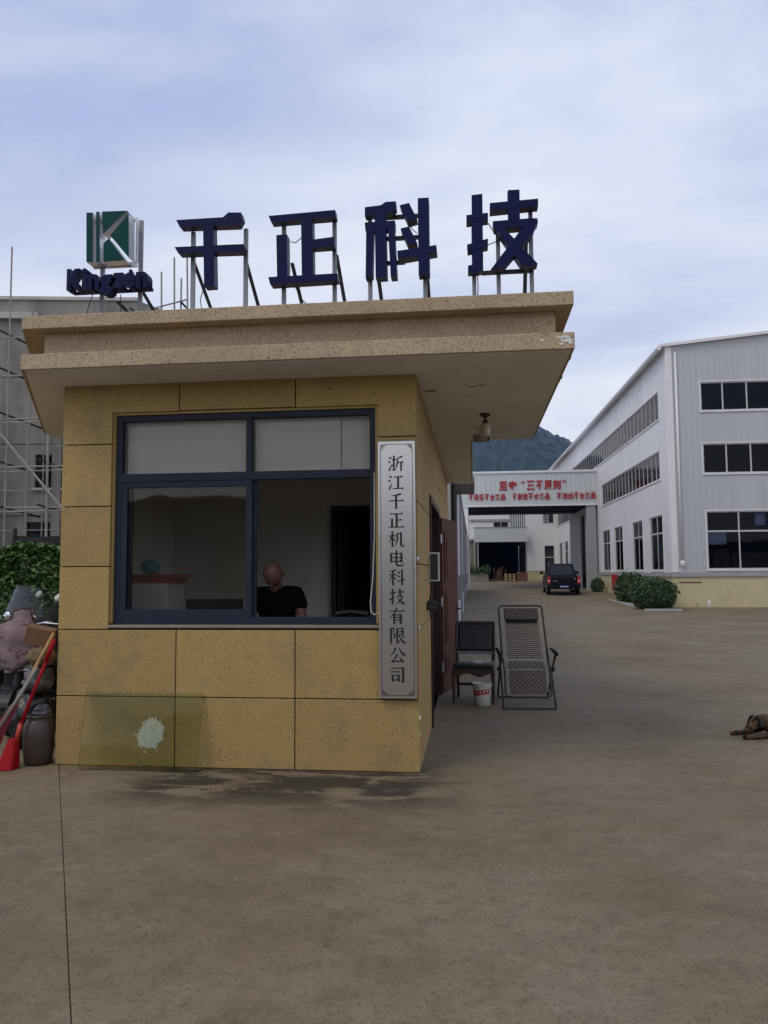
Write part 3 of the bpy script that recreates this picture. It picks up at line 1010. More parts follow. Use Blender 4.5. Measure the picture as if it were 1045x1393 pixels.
strokes_thing('sign_character', 'navy box character of three strokes, nearest the green emblem on the roof',
    [[(-2.348, 4.456), (-1.956, 4.456), (-1.913, 4.493), (-1.808, 4.487), (-1.797, 4.436), (-1.827, 4.382), (-2.316, 4.393)],
     [(-2.359, 4.23), (-1.786, 4.223), (-1.772, 4.195), (-1.795, 4.162), (-2.324, 4.174)],
     [(-2.122, 4.446), (-2.036, 4.447), (-2.02, 3.89), (-2.106, 3.888)]],
    [(-2.245, 4.40), (-1.80, 4.40)], [(-2.245, 4.15, 0.85), (-1.80, 4.12, 0.7)], [],
    [[(-2.2, 4.23), (-2.195, 4.26), (-2.18, 4.265)], [(-2.13, 3.95), (-2.17, 3.82), (-2.15, 3.69)]])
strokes_thing('sign_character', 'navy box character made only of straight upright and level bars, on the roof',
    [[(-1.581, 4.444), (-1.04, 4.46), (-1.033, 4.399), (-1.557, 4.387)],
     [(-1.316, 4.45), (-1.224, 4.452), (-1.215, 3.931), (-1.308, 3.924)],
     [(-1.224, 4.226), (-1.046, 4.24), (-1.046, 4.163), (-1.22, 4.16)],
     [(-1.515, 4.279), (-1.428, 4.281), (-1.423, 3.93), (-1.507, 3.922)],
     [(-1.579, 3.938), (-1.023, 3.94), (-1.018, 3.885), (-1.562, 3.877)]],
    [(-1.482, 4.42), (-1.066, 4.43)], [(-1.42, 4.1, 0.75), (-1.055, 4.15, 0.8)], [],
    [[(-1.42, 4.26), (-1.38, 4.25), (-1.33, 4.29)], [(-1.39, 3.9), (-1.33, 3.78), (-1.25, 3.70)]])
strokes_thing('sign_character', 'navy box character with two slanted dots in its middle, on the roof',
    [[(-0.803, 4.467), (-0.674, 4.476), (-0.639, 4.5), (-0.557, 4.5), (-0.555, 4.442), (-0.592, 4.413), (-0.804, 4.397)],
     [(-0.804, 4.342), (-0.565, 4.344), (-0.565, 4.279), (-0.8, 4.281)],
     [(-0.726, 4.462), (-0.639, 4.466), (-0.631, 3.889), (-0.72, 3.887)],
     [(-0.792, 4.329), (-0.734, 4.33), (-0.745, 3.907), (-0.799, 3.891)],
     [(-0.621, 4.307), (-0.57, 4.308), (-0.552, 3.89), (-0.601, 3.888)],
     [(-0.526, 4.462), (-0.452, 4.476), (-0.39, 4.341), (-0.465, 4.321)],
     [(-0.521, 4.272), (-0.454, 4.285), (-0.392, 4.15), (-0.467, 4.14)],
     [(-0.384, 4.508), (-0.298, 4.507), (-0.298, 3.9), (-0.383, 3.893)],
     [(-0.548, 4.092), (-0.243, 4.122), (-0.239, 4.065), (-0.544, 4.027)]],
    [(-0.778, 4.42), (-0.34, 4.45)], [(-0.715, 3.95, 0.5), (-0.325, 3.95, 0.5)], [(-0.65, -0.38, 4.425), (-0.65, -0.38, 4.25), (-0.65, -0.5, 4.05)],
    [[(-0.47, 4.35), (-0.43, 4.30), (-0.40, 4.27)]])
strokes_thing('sign_character', 'navy box character with crossing diagonal strokes, farthest from the emblem on the roof',
    [[(0.034, 4.512), (0.118, 4.517), (0.115, 3.914), (0.081, 3.897), (-0.003, 3.897), (-0.002, 3.951), (0.032, 3.956)],
     [(-0.008, 4.353), (0.159, 4.362), (0.158, 4.303), (-0.009, 4.294)],
     [(-0.007, 4.116), (0.155, 4.156), (0.154, 4.095), (-0.003, 4.064)],
     [(0.174, 4.437), (0.542, 4.449), (0.541, 4.39), (0.173, 4.373)],
     [(0.312, 4.53), (0.402, 4.529), (0.401, 4.257), (0.313, 4.256)],
     [(0.194, 4.289), (0.483, 4.295), (0.532, 4.292), (0.536, 4.261), (0.515, 4.234), (0.2, 4.229)],
     [(0.437, 4.248), (0.532, 4.273), (0.498, 4.181), (0.269, 3.92), (0.171, 3.906)],
     [(0.202, 4.253), (0.274, 4.234), (0.526, 3.934), (0.463, 3.91), (0.403, 3.934)]],
    [(0.045, 4.3), (0.49, 4.4), (0.235, 4.25)], [(0.455, 4.2, 0.4)], [(0.1, 0.5, 3.93)],
    [[(0.16, 4.32), (0.2, 4.25), (0.22, 4.22)], [(0.07, 3.9), (0.075, 3.8), (0.065, 3.69)], [(0.12, 4.13), (0.2, 4.16), (0.3, 4.2), (0.42, 4.15)]])


def text_mesh(body, size, offset=0.0, extrude=0.0, shear=0.0):
    cu = bpy.data.curves.new('text', 'FONT')
    cu.body = body
    cu.size = size
    cu.offset = offset
    cu.extrude = extrude
    cu.resolution_u = 3
    cu.align_x = 'CENTER'
    o = bpy.data.objects.new('text', cu)
    col.objects.link(o)
    bpy.context.view_layer.update()
    me = bpy.data.meshes.new_from_object(o.evaluated_get(bpy.context.evaluated_depsgraph_get()))
    bpy.data.objects.remove(o)
    bpy.data.curves.remove(cu)
    return me


def put_text(body, name, size, x, y, z, m, parent, offset=0.0, extrude=0.0, fit=None):
    """Upright lettering facing -Y; fit = (width, height) box centred on x, z."""
    me = text_mesh(body, size, offset, extrude)
    xs = [v.co.x for v in me.vertices]
    ys = [v.co.y for v in me.vertices]
    cx, cy = (min(xs) + max(xs)) / 2, (min(ys) + max(ys)) / 2
    sx = sy = 1.0
    if fit:
        sx = fit[0] / (max(xs) - min(xs))
        sy = fit[1] / (max(ys) - min(ys)) if fit[1] else sx
    for v in me.vertices:
        a, b, c = v.co
        v.co = (x + (a - cx) * sx, y - c, z + (b - cy) * sy)
    me.materials.clear()
    me.materials.append(M[m])
    me.name = name
    return put(name, me, parent)


def emblem():
    t = thing('emblem_sign', (-2.85, SY, 3.675), 'green letter emblem box with navy company word below it on the roof', 'sign')
    ps = [[(-3.112, 4.561), (-3.055, 4.557), (-3.045, 4.139), (-3.102, 4.142)],
          [(-3.028, 4.562), (-2.998, 4.56), (-2.986, 4.136), (-3.018, 4.133)],
          [(-2.977, 4.561), (-2.763, 4.556), (-2.964, 4.368)],
          [(-2.747, 4.53), (-2.738, 4.156), (-2.904, 4.356)],
          [(-2.96, 4.288), (-2.916, 4.332), (-2.769, 4.137), (-2.957, 4.137)]]
    for p in ps:
        MB().prism_y(p, SY - 0.03, SY + 0.08, 0, 1).build('emblem_block', ['green_face', 'silver'], t)
    b = MB()
    b.box(-3.10, -2.72, SY + 0.081, SY + 0.10, 4.13, 4.17)
    b.box(-3.10, -2.72, SY + 0.081, SY + 0.10, 4.52, 4.55)
    b.box(-2.735, -2.705, SY + 0.081, SY + 0.10, 4.17, 4.52)
    b.build('backing_frame', 'silver', t)
    word = 'Kingzen'
    # box letters set edge to edge
    widths = [0.125, 0.045, 0.10, 0.105, 0.09, 0.10, 0.10]
    x = -3.258
    for ch, w in zip(word, widths):
        asc = ch in 'Kik'
        h = 0.178 if asc else (0.165 if ch == 'g' else 0.125)
        zc = (3.905 + h / 2) if ch != 'g' else 3.938
        o = put_text(ch, 'box_letter', 0.2, x + w / 2, SY, zc, 'navy_face', t, offset=0.010, extrude=0.05, fit=(w, h))
        x += w + 0.004
    b = MB()
    b.box(-3.25, -2.57, SY + 0.055, SY + 0.075, 3.905, 3.93)
    b.build('letter_rail', 'navy_side', t)
    for xx, zt in ((-3.02, 4.16), (-2.69, 4.52)):
        MB().box(xx - 0.016, xx + 0.016, SY + 0.078, SY + 0.1, 3.6755, zt).build('post', 'galvanised', t)
    for (xx, z, dy) in ((-2.80, 4.12, 0.8), (-2.9, 3.85, 0.9)):
        MB().path([(xx, SY + 0.13, z), (xx + 0.1, SY + 0.12 + dy, 3.66)], 0.018, 4).build('brace', 'dark_steel', t)
    MB().path([(-3.1, SY + 0.09, 3.92), (-3.14, SY + 0.09, 3.8), (-3.16, SY + 0.09, 3.68)], 0.004, 5).build('cable', 'black_plastic', t)
    MB().path([(-2.86, SY + 0.09, 3.90), (-2.85, SY + 0.09, 3.68)], 0.004, 5).build('cable', 'black_plastic', t)


emblem()


# ================================================================== steel name plaque
def stroke_poly(pts):
    """Variable width stroke (x, y, w) on a 100 grid -> closed outline."""
    L, Rr = [], []
    pts = [(x, y, w * 1.15 + 1.0) for x, y, w in pts]
    for i, (x, y, w) in enumerate(pts):
        a = pts[max(i - 1, 0)]
        b = pts[min(i + 1, len(pts) - 1)]
        dx, dy = b[0] - a[0], b[1] - a[1]
        l = math.hypot(dx, dy) or 1
        nx, ny = -dy / l, dx / l
        L.append((x + nx * w / 2, y + ny * w / 2))
        Rr.append((x - nx * w / 2, y - ny * w / 2))
    return L + Rr[::-1]


def Hs(x0, x1, y, y1=None):
    y1 = y if y1 is None else y1
    return [[(x0, y - 3.4), (x1, y1 - 3.4), (x1, y1 + 3.4), (x0, y + 3.4)], [(x1 - 13, y1 + 2), (x1 - 5, y1 + 10), (x1 + 2, y1 - 2.4)]]


def Vs(x, y1, y0, hook=None, w=11):
    w = w * 1.2
    r = [[(x - w / 2, y0), (x + w / 2, y0), (x + w / 2, y1), (x - w / 2, y1)], [(x - w / 2 - 4, y1 + 3), (x + w / 2, y1 - 4), (x + w / 2 + 1, y1 + 1)]]
    if hook:
        r.append([(x + w / 2, y0), (x + w / 2, y0 + 8), (x - w / 2, y0 + 8), (hook[0], hook[1]), (x - 2, y0 - 4)])
    return r


S = lambda *p: [stroke_poly(list(p))]
WATER = S((8, 90, 3), (22, 79, 12)) + S((2, 64, 3), (15, 54, 12)) + S((9, 4, 9), (13, 16, 8), (26, 46, 2))
GLYPHS = {
    '浙': WATER + Hs(26, 50, 72) + Vs(38, 96, 6, (25, 13), 9) + S((25, 34, 8), (50, 48, 2)) + S((90, 92, 10), (60, 82, 3)) + S((60, 82, 8), (59, 45, 7), (46, 5, 1.5)) + Hs(60, 97, 56) + Vs(82, 56, 2, None, 9),
    '江': WATER + Hs(38, 90, 82) + Vs(63, 82, 12) + Hs(30, 97, 11),
    '千': S((80, 95, 11), (52, 86, 7), (18, 82, 2)) + Hs(4, 95, 52) + Vs(50, 86, 2),
    '正': Hs(10, 91, 88) + Vs(52, 88, 8) + Hs(52, 84, 50) + Vs(24, 58, 8) + Hs(3, 96, 7),
    '机': Hs(3, 45, 70) + Vs(25, 97, 2, None, 10) + S((23, 68, 8), (3, 28, 1.5)) + S((28, 58, 3), (43, 40, 9)) + S((56, 86, 9), (55, 42, 8), (40, 3, 1.5)) + Hs(56, 82, 85) + S((78, 86, 10), (78, 14, 10), (82, 6, 9), (95, 7, 6), (97, 24, 2)),
    '电': Vs(17, 80, 24) + Hs(17, 80, 78) + Vs(80, 80, 24) + Hs(17, 78, 54) + Hs(17, 78, 31) + S((49, 98, 10), (49, 14, 10), (54, 6, 9), (88, 5, 7), (94, 24, 2)),
    '科': S((44, 95, 9), (8, 84, 2)) + Hs(3, 48, 66) + Vs(27, 88, 2, None, 10) + S((25, 64, 7), (4, 28, 1.5)) + S((30, 56, 3), (45, 40, 9)) + S((55, 88, 3), (68, 75, 11)) + S((53, 64, 3), (66, 51, 11)) + Hs(48, 97, 26, 36) + Vs(82, 97, 2, None, 10),
    '技': Hs(3, 40, 72) + Vs(24, 97, 6, (11, 13), 10) + S((3, 30, 9), (41, 48, 2)) + Hs(44, 96, 78) + Vs(69, 97, 54, None, 10) + Hs(48, 86, 54) + S((84, 54, 8), (70, 25, 7), (40, 3, 1.5)) + S((52, 50, 2), (68, 22, 7), (96, 6, 13)),
    '有': Hs(4, 95, 80) + S((50, 98, 9), (34, 66, 7), (4, 36, 1.5)) + Vs(32, 58, 2, None, 10) + Hs(32, 74, 58) + Vs(74, 60, 6, (60, 11), 10) + Hs(32, 72, 41) + Hs(32, 72, 25),
    '限': Vs(12, 94, 2, None, 10) + Hs(12, 34, 91) + S((34, 91, 6), (24, 68, 4), (37, 52, 8), (33, 36, 8), (22, 37, 2)) + Vs(50, 92, 8, None, 10) + Hs(50, 86, 91) + Vs(84, 92, 52, None, 9) + Hs(50, 84, 72) + Hs(50, 84, 52) + S((48, 4, 9), (68, 20, 2)) + S((92, 44, 8), (72, 30, 2)) + S((58, 52, 2), (74, 24, 7), (97, 4, 13)),
    '公': S((40, 93, 10), (28, 66, 7), (3, 42, 1.5)) + S((58, 95, 3), (74, 66, 9), (97, 46, 12)) + S((50, 54, 10), (34, 26, 6), (14, 10, 5)) + S((12, 9, 7), (80, 15, 6)) + S((64, 38, 3), (76, 22, 8), (84, 5, 13)),
    '司': Hs(10, 86, 88) + Vs(84, 90, 6, (66, 9)) + Hs(8, 64, 66) + Vs(20, 47, 8, None, 10) + Hs(20, 58, 45) + Vs(58, 47, 8, None, 10) + Hs(20, 56, 18),
}


def plaque():
    x0, x1, z0, z1 = -0.762, -0.457, 0.585, 2.668
    yf = FY - 0.042
    t = thing('name_plaque', ((x0 + x1) / 2, FY, z0), 'tall brushed steel name plaque with one column of black characters', 'plaque')
    MB().box(x0, x1, yf, FY - 0.003, z0, z1).build('plate', 'steel_plaque', t, bevel=0.004)
    b = MB()
    i0, i1, j0, j1 = x0 + 0.022, x1 - 0.022, z0 + 0.028, z1 - 0.028
    k = 0.048
    lw = 0.0045
    pts = []
    for (cx, cz, a0) in ((i1 - k, j1 - k, 0), (i0 + k, j1 - k, 90), (i0 + k, j0 + k, 180), (i1 - k, j0 + k, 270)):
        for q in range(0, 91, 15):
            a = R(a0 + q)
            pts.append((cx + k * math.cos(a), cz + k * math.sin(a)))
    n = len(pts)
    for i in range(n):
        p, q = Vector(pts[i]), Vector(pts[(i + 1) % n])
        d = (q - p)
        if d.length < 1e-6:
            continue
        d.normalize()
        o = Vector((-d.y, d.x)) * lw / 2
        e = d * lw * 0.4
        b.prism_y([tuple(p - e - o), tuple(q + e - o), tuple(q + e + o), tuple(p - e + o)], yf - 0.001, yf + 0.001)
    # corner scrolls
    for sx, sz, cx, cz in ((1, 1, i0, j0), (-1, 1, i1, j0), (1, -1, i0, j1), (-1, -1, i1, j1)):
        for (ax, az, bx, bz) in ((0, 0, 0.045, 0.005), (0, 0, 0.005, 0.045), (0.010, 0.010, 0.032, 0.014), (0.010, 0.010, 0.014, 0.032), (0.028, 0.014, 0.032, 0.024), (0.014, 0.028, 0.024, 0.032), (0.040, 0.005, 0.045, 0.016), (0.005, 0.040, 0.016, 0.045), (0.018, 0.018, 0.024, 0.024)):
            xa, xb = sorted((cx + sx * ax, cx + sx * bx))
            za, zb = sorted((cz + sz * az, cz + sz * bz))
            b.box(xa, xb, yf - 0.0012, yf + 0.001, za, zb)
    b.build('border', 'ink', t)
    txt = '浙江千正机电科技有限公司'
    top, bot = 2.56, 0.70
    h = (top - bot) / len(txt)
    s = h * 0.86
    xc = (x0 + x1) / 2 - 0.004
    for i, ch in enumerate(txt):
        zb = top - (i + 1) * h + (h - s) / 2
        m = MB()
        for j, p in enumerate(GLYPHS[ch]):
            m.prism_y([(xc - s / 2 + x / 100 * s, zb + y / 100 * s) for x, y in p], yf - 0.0012 - 0.00006 * j, yf + 0.001)
        m.build('character', 'ink', t)
    # fixing screw
    MB().path([(x1 - 0.012, yf - 0.004, 1.70), (x1 - 0.012, yf + 0.002, 1.70)], 0.008, 10).build('screw', 'silver', t)
    MB().ball((x1 + 0.012, FY - 0.012, 1.70), 0.014, 0.012, 0.02, 8, 6, jit=0.2).build('bracket', 'silver', t)


plaque()

# ================================================================== glass sheet leaning on the front wall
def leaning_glass():
    bl, br = Vector((-3.24, 6.13, 0.002)), Vector((-2.235, 6.15, 0.002))
    tl, tr = Vector((-3.245, 6.262, 0.612)), Vector((-2.235, 6.262, 0.606))
    n = (br - bl).cross(tl - bl).normalized() * 0.005
    mb = MB()
    vs = [bl, br, tr, tl, bl - n, br - n, tr - n, tl - n]
    mb._add(vs, [(0, 1, 2, 3), (7, 6, 5, 4)], 0)
    mb._add(vs, [(0, 4, 5, 1), (1, 5, 6, 2), (2, 6, 7, 3), (3, 7, 4, 0)], 1)
    tag(mb.build('glass_sheet', ['glass_green', 'glass_edge']), 'loose sheet of greenish glass leaning against the foot of the front wall', 'glass sheet')


mat('glass_edge', (0.06, 0.10, 0.05), 0.2)
leaning_glass()

# ================================================================== factory hall on the right
factory = thing('factory_building', (8.21, 33.1, 0), 'long three storey white clad factory hall with strip windows and cream base', 'building', rz=R(1.0))
F_FRONT = [(1.35, 6.2, 8.2, 9.42), (1.36, 6.25, 5.57, 6.82), (1.40, 6.56, 1.60, 4.0)]
F_SIDE = [(1.4, 41.9, 8.17, 9.38), (1.5, 15.3, 5.54, 6.78), (24.2, 41.9, 5.54, 6.78)]
F_SIDE_LOW = [(1.37, 3.6), (5.03, 7.2), (9.55, 11.8), (13.1, 15.4), (24.3, 26.3), (27.0, 29.2), (30.6, 32.5), (34.0, 36.0)]


def fac_window(parent, axis, a0, a1, z0, z1, cuts, zcuts, name='window', gl='glass_factory'):
    def bx(mb, p, q, d0, d1, r, s):
        if axis == 'x':
            mb.box(p, q, d0, d1, r, s)
        else:
            mb.box(d0, d1, p, q, r, s)
    fr = MB()
    t = 0.05
    bx(fr, a0, a0 + t, 0.03, 0.09, z0, z1)
    bx(fr, a1 - t, a1, 0.03, 0.09, z0, z1)
    bx(fr, a0 + t, a1 - t, 0.03, 0.09, z0, z0 + t)
    bx(fr, a0 + t, a1 - t, 0.03, 0.09, z1 - t, z1)
    o = fr.build(name, 'window_alu', parent, local=True)
    for c in cuts:
        m = MB()
        bx(m, c - 0.028, c + 0.028, 0.032, 0.088, z0 + t, z1 - t)
        m.build('mullion', 'window_alu', o, local=True)
    for c in zcuts:
        m = MB()
        bx(m, a0 + t, a1 - t, 0.028, 0.084, c - 0.035, c + 0.035)
        m.build('transom', 'window_alu', o, local=True)
    ed = [a0] + list(cuts) + [a1]
    ze = [z0] + list(zcuts) + [z1]
    for i in range(len(ed) - 1):
        for j in range(len(ze) - 1):
            m = MB()
            k = rnd.uniform(-0.004, 0.004)
            bx(m, ed[i] + 0.03, ed[i + 1] - 0.03, 0.055 + k, 0.061 + k, ze[j] + 0.04, ze[j + 1] - 0.04)
            m.build('pane', gl, o, local=True)
    # flashing and sill outside
    m = MB()
    bx(m, a0 - 0.06, a1 + 0.06, -0.05, 0.028, z0 - 0.06, z0 - 0.002)
    bx(m, a0 - 0.05, a0 - 0.002, -0.025, 0.028, z0, z1 + 0.05)
    bx(m, a1 + 0.002, a1 + 0.05, -0.025, 0.028, z0, z1 + 0.05)
    bx(m, a0, a1, -0.025, 0.028, z1 + 0.002, z1 + 0.05)
    m.build('window_trim', 'trim_white', o, local=True)
    return o


def build_factory():
    W, D, E = 18.0, 44.0, 10.96
    m = MB()
    wall_mesh(m, 0, W, 1.30, E, F_FRONT, lambda u, d, z: (u, d, z), 0.12)
    m.prism_y([(0, E + 0.001), (W, E + 0.001), (W / 2, E + 0.85)], 0.0, 0.12)
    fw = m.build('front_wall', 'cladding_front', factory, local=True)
    rib = MB()
    u = 0.2
    while u < W:
        holes = [h for h in F_FRONT if h[0] - 0.1 < u < h[1] + 0.1]
        zs = sorted([1.34] + [q for h in holes for q in (h[2] - 0.08, h[3] + 0.07)] + [E + (0.85 * (1 - abs(u - W / 2) / (W / 2))) - 0.05])
        for k in range(0, len(zs), 2):
            if zs[k + 1] - zs[k] > 0.05:
                rib.box(u - 0.025, u + 0.025, -0.014, -0.0005, zs[k], zs[k + 1])
        u += 0.25
    tag(rib.build('cladding_rib', 'cladding_front', fw, local=True), kind='stuff')
    m = MB()
    wall_mesh(m, 0.125, D, 1.30, E, F_SIDE + [(a, b, 1.57, 3.98) for a, b in F_SIDE_LOW], lambda v, d, z: (d, v, z), 0.12)
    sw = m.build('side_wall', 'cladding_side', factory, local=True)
    rib = MB()
    v = 0.6
    while v < D:
        hs = [h for h in F_SIDE + [(a, b, 1.57, 3.98) for a, b in F_SIDE_LOW] if h[0] - 0.1 < v < h[1] + 0.1]
        zs = sorted([1.5] + [q for h in hs for q in (h[2] - 0.08, h[3] + 0.07)] + [E - 0.1])
        for k in range(0, len(zs), 2):
            rib.box(-0.006, -0.0005, v - 0.012, v + 0.012, zs[k], zs[k + 1])
        v += 0.95
    tag(rib.build('panel_seam', 'cladding_side', sw, local=True), kind='stuff')
    # corner trim, downpipe
    MB().box(-0.03, 0.22, -0.035, -0.021, 1.5, E).build('corner_trim', 'trim_white', fw, local=True)
    MB().box(-0.035, -0.007, -0.02, 0.24, 1.5, E).build('corner_trim', 'trim_white', sw, local=True)
    m = MB().path([(0.36, -0.07, 10.7), (0.36, -0.07, 1.75)], 0.045, 10)
    m.build('downpipe', 'trim_white', fw, local=True, smooth=True)
    MB().ball((0.36, -0.09, 1.85), 0.09, 0.06, 0.13, 8, 6, jit=0.25).build('pipe_lagging', 'plaster_white', fw, local=True)
    # base and ledge
    m = MB()
    m.box(-0.06, W, -0.06, 0.12, -0.3, 1.305)
    m.box(-0.06, 0.12, 0.121, D, -0.3, 1.305)
    m.build('base_wall', 'yellow_plaster', factory, local=True)
    m = MB()
    m.box(-0.12, W, -0.12, -0.022, 1.306, 1.47)
    m.box(-0.12, -0.0065, -0.0215, 16.6, 1.306, 1.47)
    m.build('ledge', 'ledge_grey', factory, local=True)
    MB().box(0.2, 1.1, -0.075, -0.061, 1.05, 1.10).build('rusty_bracket', 'wood_brown', factory, local=True)
    # roof sheets and verge trims
    m = MB()
    m.prism_y([(-0.25, E - 0.02), (W / 2, E + 0.86), (W + 0.25, E - 0.02), (W + 0.25, E + 0.10), (W / 2, E + 0.98), (-0.25, E + 0.10)], -0.18, D)
    rf = m.build('roof', 'trim_white', factory, local=True)
    MB().path([(-0.3, -0.15, E - 0.06), (-0.3, D, E - 0.06)], 0.10, 8).build('gutter', 'trim_white', rf, local=True)
    # floors inside, back walls
    m = MB()
    m.box(0.13, W - 0.1, 0.13, D - 0.1, 4.5, 4.75)
    m.box(0.13, W - 0.1, 0.13, D - 0.1, 7.2, 7.45)
    m.box(0.13, W - 0.1, 0.13, D - 0.1, -0.2, 0.05)
    m.build('floor_slabs', 'interior_dark', factory, local=True)
    m = MB()
    m.box(W - 0.05, W, 0.12, D, -0.3, E)
    m.box(0.12, W - 0.06, D - 0.05, D, -0.3, E)
    m.box(7.0, 7.1, 0.14, D - 0.2, 0.06, E)
    m.build('rear_wall', 'interior_dark', factory, local=True)
    # windows
    h = F_FRONT[0]
    fac_window(factory, 'x', *h, [2.25, 3.22, 4.2, 5.2], [])
    h = F_FRONT[1]
    fac_window(factory, 'x', *h, [2.31, 3.28, 4.26, 5.25], [])
    h = F_FRONT[2]
    fac_window(factory, 'x', *h, [2.69, 3.98, 5.27], [3.17])
    for h in F_SIDE:
        n = round((h[1] - h[0]) / 0.81)
        fac_window(factory, 'y', *h, [h[0] + (h[1] - h[0]) * i / n for i in range(1, n)], [])
    for a, b in F_SIDE_LOW:
        fac_window(factory, 'y', a, b, 1.57, 3.98, [(a + b) / 2], [3.2])
    # curtains / paper behind the ground floor side windows
    for a, b in F_SIDE_LOW[:4]:
        for q in (a + 0.2, (a + b) / 2 + 0.15):
            m = MB()
            n = 10
            for i in range(n):
                y0, y1 = q + 0.6 * i / n, q + 0.6 * (i + 1) / n
                m.quad((0.35 + 0.04 * (i % 2), y0, 1.6), (0.35 + 0.04 * ((i + 1) % 2), y1, 1.6), (0.35 + 0.04 * ((i + 1) % 2), y1, 3.9), (0.35 + 0.04 * (i % 2), y0, 3.9))
            m.build('curtain', 'blind', factory, local=True)


build_factory()


def world_in_factory(u, v, z):
    a = R(1.0)
    return Vector((8.21 + u * math.cos(a) - v * math.sin(a), 33.1 + u * math.sin(a) + v * math.cos(a), z))


def factory_contents():
    def bx(name, mt, lab, cat, u0, u1, v0, v1, z0, z1, panels=0, grp=None):
        p = world_in_factory(u0, v0, z0)
        t = thing(name, p, lab, cat, rz=R(1.0), group=grp)
        w, d, h = u1 - u0, v1 - v0, z1 - z0
        MB().box(0, w, 0, d, 0, h).build('carcass', mt, t, local=True, bevel=0.01)
        for i in range(panels):
            MB().box(w * i / panels + 0.02, w * (i + 1) / panels - 0.02, -0.02, -0.001, 0.03, h - 0.03).build('panel', mt, t, local=True)
        return t
    bx('wall_cabinet', 'trim_white', 'white two door cabinet behind the lower left pane of the large factory window', 'cabinet', 1.5, 2.28, 0.35, 0.7, 2.62, 3.2, 2)
    bx('notice_box', 'trim_white', 'white box high behind the upper pane of the large factory window', 'box', 3.45, 3.85, 0.35, 0.5, 3.42, 3.95, 1)
    bx('packing_crate', 'wood_brown', 'brown wooden crate behind the left lower pane of the large factory window', 'crate', 2.0, 2.65, 1.2, 2.0, 0.06, 2.45, 3, 'crates inside the factory')
    bx('packing_crate', 'wood_brown', 'brown wooden crate behind the right lower pane of the large factory window', 'crate', 2.8, 4.6, 1.3, 2.1, 0.06, 2.30, 4, 'crates inside the factory')
    t = thing('fire_cabinet', (7.72, 44.2, gz(44.2)), 'red fire hose cabinet standing against the factory side wall near the bridge', 'cabinet', rz=R(1))
    MB().box(0, 0.28, -0.2, 0.2, 0.0, 0.25).build('plinth', 'concrete_light', t, local=True)
    MB().box(-0.03, 0.25, -0.22, 0.22, 0.2505, 1.12).build('body', 'fire_red', t, local=True, bevel=0.02)
    MB().box(-0.05, -0.031, -0.19, 0.19, 0.3, 1.07).build('door', 'fire_red', t, local=True)
    for (x, y, h, lab, mt) in ((8.95, 32.55, 0.42, 'short cream pipe stub standing at the factory base, nearer the bush', 'yellow_plaster'),
                               (9.45, 32.65, 0.34, 'short white pipe stub on a dark foot at the factory base', 'trim_white')):
        t = thing('pipe_stub', (x, y, 0), lab, 'pipe')
        MB().lathe([(0.05, 0), (0.05, h), (0.04, h + 0.01)], (x, y, 0), 12).build('pipe', mt, t, smooth=True)
        MB().lathe([(0.16, 0.0), (0.15, 0.04), (0.052, 0.05)], (x, y, 0), 12).build('foot', 'ledge_grey', t)


factory_contents()


